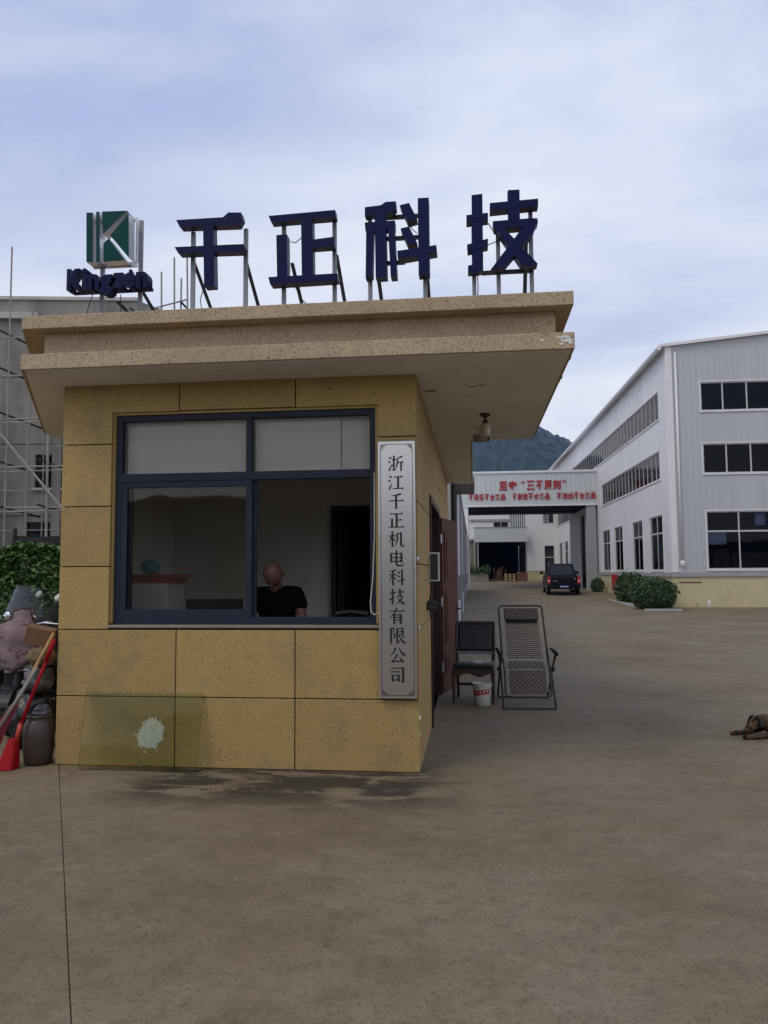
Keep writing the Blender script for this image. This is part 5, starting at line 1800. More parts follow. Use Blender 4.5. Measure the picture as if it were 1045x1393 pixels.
# ================================================================== guard inside the booth
def guard():
    t = thing('person', (-1.83, 7.02, 0.03), 'bald man in a black shirt with bowed head behind the open guardhouse window', 'person')
    b = [(0, 0.10, 0.92, 0.14, 0.11),      # 0 pelvis
         (0, 0.11, 1.12, 0.15, 0.11), (0, 0.10, 1.28, 0.15, 0.10), (0, 0.06, 1.40, 0.075, 0.07),   # 1 2 3 neck base
         (0, 0.02, 1.46, 0.058, 0.060), (0, -0.005, 1.51, 0.056, 0.060), (0, -0.01, 1.54, 0.055, 0.06), (0, 0.0, 1.56, 0.05, 0.055),  # 4-7 neck, running up inside the skull
         (-0.19, 0.09, 1.36, 0.062), (-0.25, 0.04, 1.12, 0.045), (-0.17, -0.20, 0.98, 0.034), (-0.10, -0.33, 0.975, 0.03, 0.018),   # 8-11 arm
         (0.19, 0.09, 1.36, 0.062), (0.265, 0.03, 1.12, 0.045), (0.20, -0.20, 0.98, 0.034), (0.12, -0.33, 0.975, 0.03, 0.018),      # 12-15 arm
         (-0.10, 0.10, 0.80, 0.085), (-0.11, 0.07, 0.46, 0.060), (-0.11, 0.10, 0.07, 0.042), (-0.12, -0.04, 0.025, 0.04, 0.022),    # 16-19 leg
         (0.10, 0.10, 0.80, 0.085), (0.11, 0.07, 0.46, 0.060), (0.11, 0.10, 0.07, 0.042), (0.12, -0.04, 0.025, 0.04, 0.022),        # 20-23 leg
         ]
    e = [(0, 1), (1, 2), (2, 3), (3, 4), (4, 5), (5, 6), (6, 7), (2, 8), (8, 9), (9, 10), (10, 11), (2, 12), (12, 13), (13, 14), (14, 15),
         (0, 16), (16, 17), (17, 18), (18, 19), (0, 20), (20, 21), (21, 22), (22, 23)]
    # fingers rooted in the palms
    k = len(b)
    for (hx, s) in ((-0.10, 1), (0.12, -1)):
        root = 11 if hx < 0 else 15
        for f in range(4):
            fx = hx + (-0.026 + 0.0175 * f)
            b += [(fx, -0.375, 0.972, 0.0085), (fx + 0.004 * s, -0.405 + (0.006 if f in (0, 3) else 0), 0.958, 0.007)]
            e += [(root, k), (k, k + 1)]
            k += 2
        b += [(hx + 0.035 * s, -0.345, 0.97, 0.010), (hx + 0.045 * s, -0.375, 0.962, 0.008)]
        e += [(root, k), (k, k + 1)]
        k += 2
    body = put_skin('body', b, e, 'skin', t)
    # skull with jaw, brow, nose and ears, welded into the body mesh
    hd = MB()
    hd.ball((0, 0, 0), 0.088, 0.106, 0.124, 28, 20)
    hv = []
    for (x, y, z) in hd.v:
        if z < 0:
            x *= 1 - 0.35 * (-z / 0.118) ** 1.5
            y = y * (1 - 0.22 * (-z / 0.118)) - 0.012 * (-z / 0.118)
        if y < -0.05 and 0.0 < z < 0.035:
            y -= 0.006
        hv.append((x, y, z))
    hd.v = hv
    hd.ball((0, -0.104, -0.018), 0.015, 0.020, 0.026, 10, 8)
    hd.ball((0, -0.092, -0.068), 0.026, 0.012, 0.008, 10, 6)
    for sx in (-1, 1):
        hd.ball((sx * 0.090, 0.008, -0.01), 0.012, 0.022, 0.034, 10, 8)
    HM = Matrix.Translation((0, -0.045, 1.55)) @ Matrix.Rotation(R(54), 4, 'X')
    hd.xform(HM)
    bm = bmesh.new()
    bm.from_mesh(body.data)
    tmp = hd.mesh('head', 'skin')
    bm.from_mesh(tmp)
    for f in bm.faces:
        f.smooth = True
    bm.to_mesh(body.data)
    bm.free()
    for sx in (-1, 1):
        MB().ball((sx * 0.033, -0.094, 0.012), 0.013, 0.008, 0.007, 10, 6).xform(HM).build('eye', 'ink', body, local=True)
        MB().box(sx * 0.033 - 0.018, sx * 0.033 + 0.018, -0.102, -0.094, 0.026, 0.032).xform(HM).build('eyebrow', 'ink', body, local=True)
    sh = [(0, 0.10, 0.90, 0.165, 0.135), (0, 0.11, 1.12, 0.175, 0.135), (0, 0.10, 1.31, 0.175, 0.12), (0, 0.075, 1.415, 0.105, 0.09),
          (-0.195, 0.09, 1.375, 0.078), (-0.235, 0.06, 1.21, 0.075), (0.195, 0.09, 1.375, 0.078), (0.245, 0.055, 1.21, 0.075)]
    put_skin('shirt', sh, [(0, 1), (1, 2), (2, 3), (2, 4), (4, 5), (2, 6), (6, 7)], 'shirt_black', t)
    tr = [(0, 0.10, 0.90, 0.155, 0.125), (-0.10, 0.10, 0.80, 0.10), (-0.11, 0.07, 0.46, 0.078), (-0.11, 0.10, 0.10, 0.065), (0.10, 0.10, 0.80, 0.10), (0.11, 0.07, 0.46, 0.078), (0.11, 0.10, 0.10, 0.065)]
    put_skin('trousers', tr, [(0, 1), (1, 2), (2, 3), (0, 4), (4, 5), (5, 6)], 'shirt_black', t)


guard()


# ================================================================== things inside the booth
def booth_contents():
    t = thing('desk', (-2.2, 6.7, 0.03), 'dark desk under the guardhouse window', 'desk')
    MB().box(-2.95, -1.0, 6.50, 6.86, 0.92, 0.96).build('top', 'inner_door', t, bevel=0.004)
    for x in (-2.93, -1.06):
        MB().box(x, x + 0.04, 6.50, 6.85, 0.03, 0.9195).build('side_panel', 'inner_door', t)
    t = thing('monitor', (-2.3, 6.75, 0.96), 'dark computer monitor seen from behind through the left window pane', 'monitor')
    MB().box(-2.56, -2.04, 6.70, 6.735, 1.06, 1.37).build('screen', 'black_plastic', t, bevel=0.008)
    MB().box(-2.33, -2.27, 6.69, 6.72, 0.965, 1.0595).build('stand', 'black_plastic', t)
    MB().box(-2.42, -2.18, 6.64, 6.80, 0.9605, 0.9645).build('foot', 'black_plastic', t)
    t = thing('white_cabinet', (-3.3, 7.5, 0.03), 'white cabinet behind the left window pane of the guardhouse', 'cabinet')
    MB().box(-3.52, -3.02, 7.42, 7.85, 0.03, 1.50).build('carcass', 'white_plastic', t, bevel=0.006)
    for i in range(2):
        d = MB().box(-3.515 + 0.25 * i, -3.275 + 0.25 * i, 7.40, 7.4195, 0.06, 1.47).build('door', 'white_plastic', t)
        MB().box(-3.29 + 0.03 * i, -3.28 + 0.03 * i, 7.385, 7.3995, 0.8, 0.95).build('handle', 'silver', d)
    for (z, x0, x1, lab) in ((1.501, -3.50, -2.97, 'flat red carton lying directly on the white cabinet'), (1.546, -3.46, -2.93, 'flat red carton lying on top of the other on the white cabinet')):
        o = MB().box(x0, x1, 7.44, 7.80, z, z + 0.042).build('red_carton', ['red_box'], bevel=0.004)
        tag(o, lab, 'carton', 'red cartons on the cabinet')
    rr = random.Random(2)
    m = MB()
    m.ball((-3.28, 7.6, 1.66), 0.10, 0.08, 0.075, 14, 9, jit=0.18)
    tag(m.build('plastic_bag', 'blue_bag'), 'crumpled pale blue plastic bag on the red cartons', 'bag')
    t = thing('telephone', (-1.05, 6.6, 0.96), 'low black telephone on the desk at the right end of the open window', 'telephone')
    MB().prism_x([(6.52, 0.961), (6.80, 0.961), (6.80, 1.22), (6.72, 1.23), (6.52, 1.16)], -1.20, -0.90).build('body', 'black_plastic', t, bevel=0.02)
    MB().path([(-1.19, 6.66, 1.235), (-1.05, 6.66, 1.255), (-0.91, 6.66, 1.235)], [0.03, 0.02, 0.03], 10).build('handset', 'black_plastic', t)
    t = thing('paper_cup', (-2.66, 6.62, 0.96), 'small clear cup on the desk beside the monitor', 'cup')
    MB().lathe([(0.03, 0.961), (0.04, 1.26), (0.036, 1.26)], (-2.66, 6.62, 0), 16).build('cup', 'white_plastic', t)


booth_contents()


# ================================================================== seating by the door
def wood_chair():
    t = thing('dining_chair', (-0.005, 9.75, 0), 'dark wooden chair with black leather seat and back beside the door', 'chair', rz=R(-4))
    L = dict(local=True)
    w = 0.235
    for sx in (-1, 1):
        MB().path([(sx * w, -0.21, 0.0), (sx * w, -0.21, 0.25), (sx * w, -0.20, 0.41)], [0.016, 0.02, 0.024], 8).build('leg', 'chair_wood', t, **L)
        MB().path([(sx * w * 0.95, 0.27, 0.0), (sx * w * 0.95, 0.22, 0.42), (sx * w, 0.26, 0.70), (sx * w, 0.33, 0.945)], [0.017, 0.021, 0.021, 0.02], 8).build('leg', 'chair_wood', t, **L)
        MB().box(min(sx * (w - 0.012), sx * (w + 0.012)), max(sx * (w - 0.012), sx * (w + 0.012)), -0.185, 0.205, 0.355, 0.42).build('side_rail', 'chair_wood', t, **L)
    # shaped front apron
    n = 12
    pts = [(-w + 0.02, 0.42), (w - 0.02, 0.42)]
    pts += [(w - 0.02 - (2 * w - 0.04) * i / n, 0.335 + 0.022 * math.cos(2 * math.pi * i / n * 1.5) + 0.004) for i in range(n + 1)]
    MB().prism_y(pts, -0.215, -0.19).build('apron', 'chair_wood', t, **L)
    MB().box(-w - 0.01, w + 0.01, -0.225, 0.215, 0.4205, 0.475).build('seat', 'leather', t, bevel=0.02, **L)
    br = Matrix.Translation((0, 0.275, 0.74)) @ Matrix.Rotation(R(-15), 4, 'X')
    MB().box(-w + 0.018, w - 0.018, -0.03, 0.03, -0.16, 0.19).xform(br).build('backrest', 'leather', t, bevel=0.022, **L)
    MB().box(-w - 0.005, w + 0.005, -0.018, 0.018, 0.1905, 0.225).xform(br).build('top_rail', 'chair_wood', t, bevel=0.008, **L)
    MB().box(-w + 0.01, w - 0.01, -0.014, 0.014, -0.195, -0.161).xform(br).build('lower_rail', 'galvanised', t, bevel=0.005, **L)
    MB().box(-w + 0.03, w - 0.03, 0.20, 0.225, 0.16, 0.195).build('stretcher', 'chair_wood', t, **L)
    p = MB().box(-0.03, 0.07, -0.12, -0.05, 0.4755, 0.50).build('cigarette_packet', 'white_plastic')
    p.matrix_world = Matrix.Translation((0.035, 9.75, 0.0))
    tag(p, 'small white packet left on the black leather seat of the wooden chair', 'packet')


wood_chair()


def recliner():
    t = thing('recliner_chair', (0.625, 9.25, 0), 'brown woven zero gravity recliner with bungee lacing standing in the yard', 'recliner', rz=R(2))
    L = dict(local=True)
    r = 0.0125
    # sling profile (y, z): headrest end down to the foot end
    top, hip, knee, foot = (0.90, 1.15), (0.36, 0.50), (0.15, 0.42), (0.02, 0.13)
    hw = 0.245
    # outer frame: back loop, seat rails, foot loop
    def rounded(pts, k=0.05):
        out = []
        P = [Vector(p) for p in pts]
        for i, p in enumerate(P):
            if 0 < i < len(P) - 1:
                a = p + (P[i - 1] - p).normalized() * k
                c = p + (P[i + 1] - p).normalized() * k
                out += [a, (a + c) / 4 + p / 2, c]
            else:
                out.append(p)
        return out
    MB().path(rounded([(-hw - 0.03, hip[0], hip[1]), (-hw - 0.03, top[0], top[1]), (hw + 0.03, top[0], top[1]), (hw + 0.03, hip[0], hip[1])]), r, 8).build('back_frame', 'bronze_tube', t, smooth=True, **L)
    MB().path(rounded([(-hw - 0.02, hip[0] - 0.02, hip[1] + 0.02), (-hw - 0.02, knee[0], knee[1]), (-hw - 0.02, foot[0], foot[1]), (hw + 0.02, foot[0], foot[1]), (hw + 0.02, knee[0], knee[1]), (hw + 0.02, hip[0] - 0.02, hip[1] + 0.02)]), r, 8).build('seat_frame', 'bronze_tube', t, smooth=True, **L)
    # base: crossing legs joined by floor bars
    for sx in (-1, 1):
        x = sx * (hw + 0.055)
        MB().path(rounded([(x, 0.62, 0.60), (x, 0.30, 0.40), (x, -0.06, 0.015)]), r, 8).build('leg', 'bronze_tube', t, smooth=True, **L)
        MB().path(rounded([(x + sx * 0.012, 0.05, 0.60), (x + sx * 0.012, 0.30, 0.40), (x + sx * 0.012, 0.78, 0.015)]), r, 8).build('leg', 'bronze_tube', t, smooth=True, **L)
        a = MB().path([(x + sx * 0.03, 0.0, 0.625), (x + sx * 0.03, 0.30, 0.645), (x + sx * 0.03, 0.55, 0.635)], [0.02, 0.026, 0.02], 10).build('armrest', 'black_plastic', t, smooth=True, **L)
        MB().path([(x + sx * 0.03, 0.05, 0.62), (x + sx * 0.012, 0.10, 0.55)], 0.012, 8).build('bracket', 'bronze_tube', a, **L)
        MB().ball((x + sx * 0.025, 0.30, 0.42), 0.022, 0.03, 0.03, 10, 6).build('lock_knob', 'black_plastic', t, **L)
    MB().path([(-hw - 0.055, -0.06, 0.015), (hw + 0.055, -0.06, 0.015)], r, 8).build('floor_bar', 'bronze_tube', t, **L)
    MB().path([(-hw - 0.065, 0.78, 0.015), (hw + 0.065, 0.78, 0.015)], r, 8).build('floor_bar', 'bronze_tube', t, **L)
    # woven straps: each strip its own piece
    def strap_run(y0, z0, y1, z1, n, wid, sag):
        d = Vector((0, y1 - y0, z1 - z0))
        nrm = Vector((0, d.z, -d.y)).normalized()
        for i in range(n):
            a, b_ = i / n + 0.006, (i + 1) / n - 0.010
            m = MB()
            K = 8
            for k in range(K):
                xa, xb = -wid + 2 * wid * k / K, -wid + 2 * wid * (k + 1) / K
                def pt(x, s):
                    q = Vector((x, y0, z0)) + d * s - nrm * (sag * (1 - (x / wid) ** 2) + 0.004 * (k % 2))
                    return tuple(q)
                m.quad(pt(xa, a), pt(xb, a), pt(xb, b_), pt(xa, b_), (i + k) % 2)
            m.build('strap', ['woven_mesh', 'woven_mesh'], sl, **L)
    sl = MB().path([(-hw + 0.03, top[0] - 0.03, top[1] - 0.04), (hw - 0.03, top[0] - 0.03, top[1] - 0.04)], 0.008, 6).build('sling', 'bronze_tube', t, **L)
    strap_run(top[0] - 0.03, top[1] - 0.04, hip[0] + 0.02, hip[1] + 0.03, 26, hw - 0.035, -0.012)
    strap_run(hip[0], hip[1], knee[0] + 0.01, knee[1] + 0.01, 6, hw - 0.03, -0.012)
    strap_run(knee[0], knee[1], foot[0] + 0.008, foot[1] + 0.03, 10, hw - 0.03, -0.01)
    # head cushion
    hd = Matrix.Translation((0, top[0] - 0.115, top[1] - 0.115)) @ Matrix.Rotation(R(-39.7), 4, 'X')
    MB().box(-hw + 0.03, hw - 0.03, -0.038, -0.005, -0.09, 0.09).xform(hd).build('head_cushion', 'woven_mesh', t, bevel=0.014, **L)
    MB().box(-hw + 0.05, hw - 0.05, -0.012, 0.004, -0.125, -0.091).xform(hd).build('cushion_strap', 'black_plastic', t, **L)
    # bungee lacing
    for sx in (-1, 1):
        for (y0, z0, y1, z1, n, xo) in ((top[0] - 0.22, top[1] - 0.26, hip[0] + 0.04, hip[1] + 0.05, 22, 0.03), (hip[0] - 0.02, hip[1] - 0.01, foot[0] + 0.02, foot[1] + 0.05, 16, 0.02)):
            pts = []
            for i in range(n + 1):
                s = i / n
                pts.append((sx * ((hw - 0.035) if i % 2 else (hw + xo)), y0 + (y1 - y0) * s, z0 + (z1 - z0) * s))
            MB().path(pts, 0.0035, 5).build('lacing', 'cable_white', t, **L)


recliner()


def bucket():
    c = (0.085, 9.46, 0.0)
    t = thing('paint_bucket', c, 'dirty white plastic bucket with red print in front of the wooden chair', 'bucket')
    MB().lathe([(0.088, 0.0), (0.092, 0.004), (0.098, 0.09), (0.112, 0.222), (0.112, 0.225), (0.119, 0.226), (0.119, 0.236), (0.113, 0.238), (0.113, 0.248), (0.121, 0.25), (0.121, 0.264), (0.112, 0.266), (0.106, 0.262), (0.092, 0.02), (0.02, 0.018)], c, 32).build('shell', 'bucket_white', t, smooth=True)
    # printed band and strokes wrapped on the shell
    def wrap(a0, a1, z0, z1, slope, m, nm, off=0.0015):
        mb = MB()
        n = 10
        for i in range(n):
            p, q = a0 + (a1 - a0) * i / n, a0 + (a1 - a0) * (i + 1) / n
            def P(a, z):
                rr_ = 0.098 + (z - 0.09) * (0.014 / 0.132) + off
                return (c[0] + rr_ * math.sin(a), c[1] - rr_ * math.cos(a), z)
            mb.quad(P(p, z0 + slope * i / n), P(q, z0 + slope * (i + 1) / n), P(q, z1 + slope * (i + 1) / n), P(p, z1 + slope * i / n))
        mb.build(nm, m, t)
    wrap(-1.15, 0.95, 0.115, 0.175, 0.032, 'bucket_red', 'red_band')
    for k, a in enumerate((-0.62, -0.18, 0.24, 0.62)):
        wrap(a - 0.11, a + 0.11, 0.148 + 0.007 * k, 0.168 + 0.007 * k, 0.002, 'bucket_white', 'print_mark', 0.0024)
        wrap(a - 0.03, a + 0.03, 0.128 + 0.008 * k, 0.147 + 0.007 * k, 0.0, 'bucket_white', 'print_mark', 0.0024)
    wrap(-0.9, 1.1, 0.028, 0.045, 0.0, 'ledge_grey', 'grey_band')
    pts = [(c[0] + 0.121 * math.cos(a), c[1] - 0.121 * math.sin(a) * 0.6 - 0.02, 0.236 - 0.06 * math.sin(a)) for a in [math.pi * i / 12 for i in range(13)]]
    MB().path(pts, 0.003, 6).build('handle', 'galvanised', t)


bucket()


# ================================================================== dog
def dog():
    t = thing('dog', (2.93, 7.98, 0), 'brindle brown dog lying on the concrete with its head on its paws', 'dog', rz=R(4))
    v = [(0.28, 0.02, 0.105, 0.10, 0.098),     # 0 loin
         (0.10, 0.0, 0.115, 0.108, 0.105), (-0.08, 0.0, 0.122, 0.102, 0.098), (-0.19, -0.03, 0.138, 0.070, 0.070),   # 1 ribs 2 chest 3 neck
         (-0.255, -0.07, 0.140, 0.068, 0.062), (-0.315, -0.10, 0.105, 0.050, 0.046), (-0.37, -0.125, 0.070, 0.033, 0.031), (-0.40, -0.14, 0.058, 0.024, 0.022),  # 4 skull 5 brow 6 muzzle 7 nose
         (0.45, 0.03, 0.095, 0.085, 0.09), (0.56, 0.03, 0.07, 0.045),                                              # 8 rump 9 tail base
         (0.66, -0.02, 0.03, 0.022), (0.74, -0.10, 0.02, 0.014),                                                   # 10 11 tail
         (-0.10, -0.12, 0.055, 0.044), (-0.25, -0.19, 0.028, 0.027), (-0.39, -0.20, 0.022, 0.024), (-0.45, -0.20, 0.018, 0.022, 0.016),   # 12-15 near front leg
         (-0.13, 0.08, 0.06, 0.042), (-0.30, 0.03, 0.028, 0.026), (-0.43, 0.0, 0.022, 0.023), (-0.49, -0.01, 0.018, 0.022, 0.016),        # 16-19 far front leg
         (0.38, -0.10, 0.085, 0.062), (0.20, -0.15, 0.045, 0.036), (0.40, -0.17, 0.028, 0.024), (0.26, -0.185, 0.018, 0.022, 0.014)]      # 20 thigh 21 knee 22 hock 23 paw
    e = [(0, 1), (1, 2), (2, 3), (3, 4), (4, 5), (5, 6), (6, 7), (0, 8), (8, 9), (9, 10), (10, 11), (2, 12), (12, 13), (13, 14), (14, 15),
         (2, 16), (16, 17), (17, 18), (18, 19), (8, 20), (20, 21), (21, 22), (22, 23)]
    b = put_skin('body', v, e, 'dog_fur', t)
    HM = Matrix.Translation((-0.255, -0.07, 0.15)) @ Matrix.Rotation(R(30), 4, 'Z')
    for sy in (-1, 1):
        m = MB()
        m._add([(0.02, sy * 0.038, 0.052), (-0.035, sy * 0.040, 0.045), (-0.045, sy * 0.075, -0.035), (-0.005, sy * 0.080, -0.03),
                (0.02, sy * 0.050, 0.050), (-0.035, sy * 0.052, 0.043), (-0.045, sy * 0.088, -0.037), (-0.005, sy * 0.093, -0.032)],
               [(0, 1, 2, 3), (7, 6, 5, 4), (0, 4, 5, 1), (1, 5, 6, 2), (2, 6, 7, 3), (3, 7, 4, 0)])
        m.xform(HM).build('ear', 'dog_dark', b, local=True, bevel=0.004)
        MB().ball((-0.085, sy * 0.026, 0.002), 0.008, 0.008, 0.008, 8, 6).xform(HM).build('eye', 'black_plastic', b, local=True)
    MB().ball((-0.418, -0.15, 0.064), 0.014, 0.015, 0.012, 8, 6).build('nose', 'black_plastic', b, local=True)


def fur_mat():
    m = mat('dog_fur', (0.105, 0.062, 0.036), 0.9, var=0.45, vscale=14, bump=0.8, bscale=90, spec=0.15, speck=[((0.014, 0.010, 0.008), 17, 0.50), ((0.15, 0.09, 0.05), 30, 0.63)])
    mat('dog_dark', (0.02, 0.014, 0.011), 0.8)


fur_mat()
dog()


# ================================================================== clutter left of the booth
def oval_mirror(t, x, y, z, sx, L):
    MB().path([(x - sx * 0.10, y + 0.02, z - 0.22), (x - sx * 0.03, y, z - 0.10), (x, y, z)], 0.007, 6).build('mirror_stem', 'black_plastic', t, **L)
    m = MB().ball((0, 0, 0), 0.058, 0.014, 0.036, 14, 8).xform(Matrix.Translation((x, y, z)) @ Matrix.Rotation(R(-25 * sx), 4, 'Y'))
    mo = m.build('mirror', 'white_plastic', t, smooth=True, **L)
    return mo


def make_scooter(loc, rz, lab, mirror_sides=(-1, 1)):
    t = thing('electric_scooter', loc, lab, 'scooter', rz=rz, group='electric scooters beside the guardhouse')
    L = dict(local=True)
    for (y, nm) in ((-0.62, 'wheel'), (0.62, 'wheel')):
        mw = Matrix.Translation((0, y, 0.23)) @ Matrix.Rotation(R(90), 4, 'Y')
        w = MB().lathe([(0.13, -0.04), (0.20, -0.045), (0.23, -0.02), (0.23, 0.02), (0.20, 0.045), (0.13, 0.04)], n=24).xform(mw).build(nm, 'rubber', t, **L)
        MB().lathe([(0.03, -0.05), (0.128, -0.03), (0.128, 0.03), (0.03, 0.05)], n=16).xform(mw).build('rim', 'rim', w, **L)
    MB().path([(0, -0.66, 0.23), (0, -0.52, 0.60), (0, -0.42, 1.02)], [0.035, 0.04, 0.035], 8).build('fork', 'black_plastic', t, **L)
    m = MB()
    n = 14
    for i in range(n):
        a, c = R(20 + 140 * i / n), R(20 + 140 * (i + 1) / n)
        m.quad((-0.06, -0.62 - 0.26 * math.cos(a), 0.23 + 0.26 * math.sin(a)), (0.06, -0.62 - 0.26 * math.cos(a), 0.23 + 0.26 * math.sin(a)),
               (0.06, -0.62 - 0.26 * math.cos(c), 0.23 + 0.26 * math.sin(c)), (-0.06, -0.62 - 0.26 * math.cos(c), 0.23 + 0.26 * math.sin(c)))
    m.build('front_fender', 'black_plastic', t, **L)
    MB().prism_x([(-0.46, 0.35), (-0.38, 0.98), (-0.33, 0.98), (-0.40, 0.35)], -0.20, 0.20).build('leg_shield', 'black_plastic', t, bevel=0.02, **L)
    MB().box(-0.16, 0.16, -0.42, 0.25, 0.28, 0.345).build('footboard', 'black_plastic', t, bevel=0.02, **L)
    MB().prism_x([(0.2, 0.30), (0.24, 0.72), (0.95, 0.78), (1.0, 0.60), (0.85, 0.45)], -0.15, 0.15).build('rear_body', 'car_black', t, bevel=0.05, **L)
    MB().prism_x([(0.18, 0.725), (0.22, 0.82), (0.55, 0.80), (0.98, 0.88), (1.0, 0.785)], -0.14, 0.14).build('seat', 'leather', t, bevel=0.04, **L)
    MB().path([(-0.36, -0.34, 1.08), (-0.20, -0.40, 1.10), (0, -0.43, 1.05), (0.20, -0.40, 1.10), (0.36, -0.34, 1.08)], 0.014, 8).build('handlebar', 'chrome', t, smooth=True, **L)
    for sx in (-1, 1):
        MB().path([(sx * 0.26, -0.375, 1.09), (sx * 0.37, -0.335, 1.08)], 0.02, 8).build('grip', 'rubber', t, **L)
        MB().path([(sx * 0.20, -0.43, 1.10), (sx * 0.34, -0.42, 1.085)], 0.007, 6).build('brake_lever', 'silver', t, **L)
    h = MB().ball((0, -0.47, 1.10), 0.13, 0.10, 0.11, 16, 10).build('headlight_housing', 'black_plastic', t, smooth=True, **L)
    MB().ball((0.0, -0.555, 1.10), 0.065, 0.035, 0.06, 14, 8).build('headlight', 'chrome', h, smooth=True, **L)
    for s in mirror_sides:
        oval_mirror(t, s * 0.34, -0.40, 1.36, s, L)
    m = MB()
    n = 8
    for i in range(n):
        a, c = -0.20 + 0.40 * i / n, -0.20 + 0.40 * (i + 1) / n
        def q(x, z):
            return (x * (1 - 0.25 * (z - 1.16) / 0.3), -0.50 + 1.2 * x * x + (z - 1.16) * 0.35, z)
        m.quad(q(a, 1.16), q(c, 1.16), q(c, 1.46), q(a, 1.46))
    m.build('windshield', 'glass_shield', t, **L)
    return t


make_scooter((-4.63, 7.95, 0), R(6), 'black electric scooter under the pink quilt at the left edge')
make_scooter((-5.35, 9.25, 0), R(-20), 'black electric scooter parked behind the quilted one', (1,))


def quilt():
    ring = [(-4.60, 1.235), (-4.47, 1.262), (-4.40, 1.25), (-4.375, 1.13), (-4.32, 1.03), (-4.27, 0.955), (-4.325, 0.87), (-4.335, 0.80), (-4.45, 0.70), (-4.565, 0.634),
            (-4.70, 0.66), (-4.85, 0.70), (-4.98, 0.78), (-5.02, 0.95), (-5.0, 1.08), (-4.85, 1.075), (-4.72, 1.11), (-4.62, 1.155)]
    cx, cz = -4.60, 0.93
    def fold(x, z, s):
        u = x - cx
        return 7.33 - 0.05 * (1 - s) + 0.20 * u * u + 0.022 * math.sin(u * 17 + z * 7) * s + 0.012 * math.sin(z * 23 + u * 5) + 0.07 * (1.25 - z) * -0.4
    N, K = len(ring), 7
    for nm, off, mt in (('quilt', 0.0, 'quilt'),):
        mb = MB()
        vs = []
        for k in range(1, K + 1):
            s = k / K
            for (x, z) in ring:
                X, Z = cx + (x - cx) * s, cz + (z - cz) * s
                vs.append((X, fold(X, Z, s), Z))
        base = [(x, y + 0.022, z) for x, y, z in vs]
        c0 = len(vs)
        allv = vs + base + [(cx, fold(cx, cz, 0), cz), (cx, fold(cx, cz, 0) + 0.022, cz)]
        fs, mi = [], []
        for k in range(K - 1):
            for i in range(N):
                j = (i + 1) % N
                fs.append((k * N + i, (k + 1) * N + i, (k + 1) * N + j, k * N + j))
                fs.append((c0 + k * N + j, c0 + (k + 1) * N + j, c0 + (k + 1) * N + i, c0 + k * N + i))
        for i in range(N):
            j = (i + 1) % N
            fs.append((2 * c0, i, j))
            fs.append((2 * c0 + 1, c0 + j, c0 + i))
            a = (K - 1) * N
            fs.append((a + i, c0 + a + i, c0 + a + j, a + j))
        mb._add(allv, fs)
        o = mb.build('quilt', 'quilt', smooth=True)
        tag(o, 'faded pink patterned quilt hung over the front of the scooter', 'quilt')
        edge = MB().path([(x, fold(x, z, 1) - 0.003, z) for x, z in ring], 0.0045, 6, closed=True).build('piping', 'chair_wood', o)
        seam = [(-4.40 + 0.02 * math.sin(i), 0, 1.22 - 0.06 * i) for i in range(8)]
        MB().path([(x, fold(x, z, 0.8) - 0.006, z) for x, _, z in seam], 0.003, 5).build('piping', 'chair_wood', o)
        MB().path([(x, fold(x, z, 0.8) - 0.008, z) for x, z in [(-4.36, 0.86), (-4.5, 0.79), (-4.65, 0.74), (-4.8, 0.74)]], 0.003, 5).build('piping', 'chair_wood', o)
    m = MB()
    for i in range(8):
        for k in range(4):
            def q(a, b):
                x, z = -4.70 + 0.42 * a, 0.78 - 0.17 * b + 0.05 * a
                return (x, 7.37 + 0.02 * mnoise.noise((x * 20, z * 20, 0)), z)
            m.quad(q(i / 8, k / 4), q((i + 1) / 8, k / 4), q((i + 1) / 8, (k + 1) / 4), q(i / 8, (k + 1) / 4))
    tag(m.build('foil_lining', 'foil'), 'crumpled silver foil lining showing below the pink quilt', 'foil')


quilt()


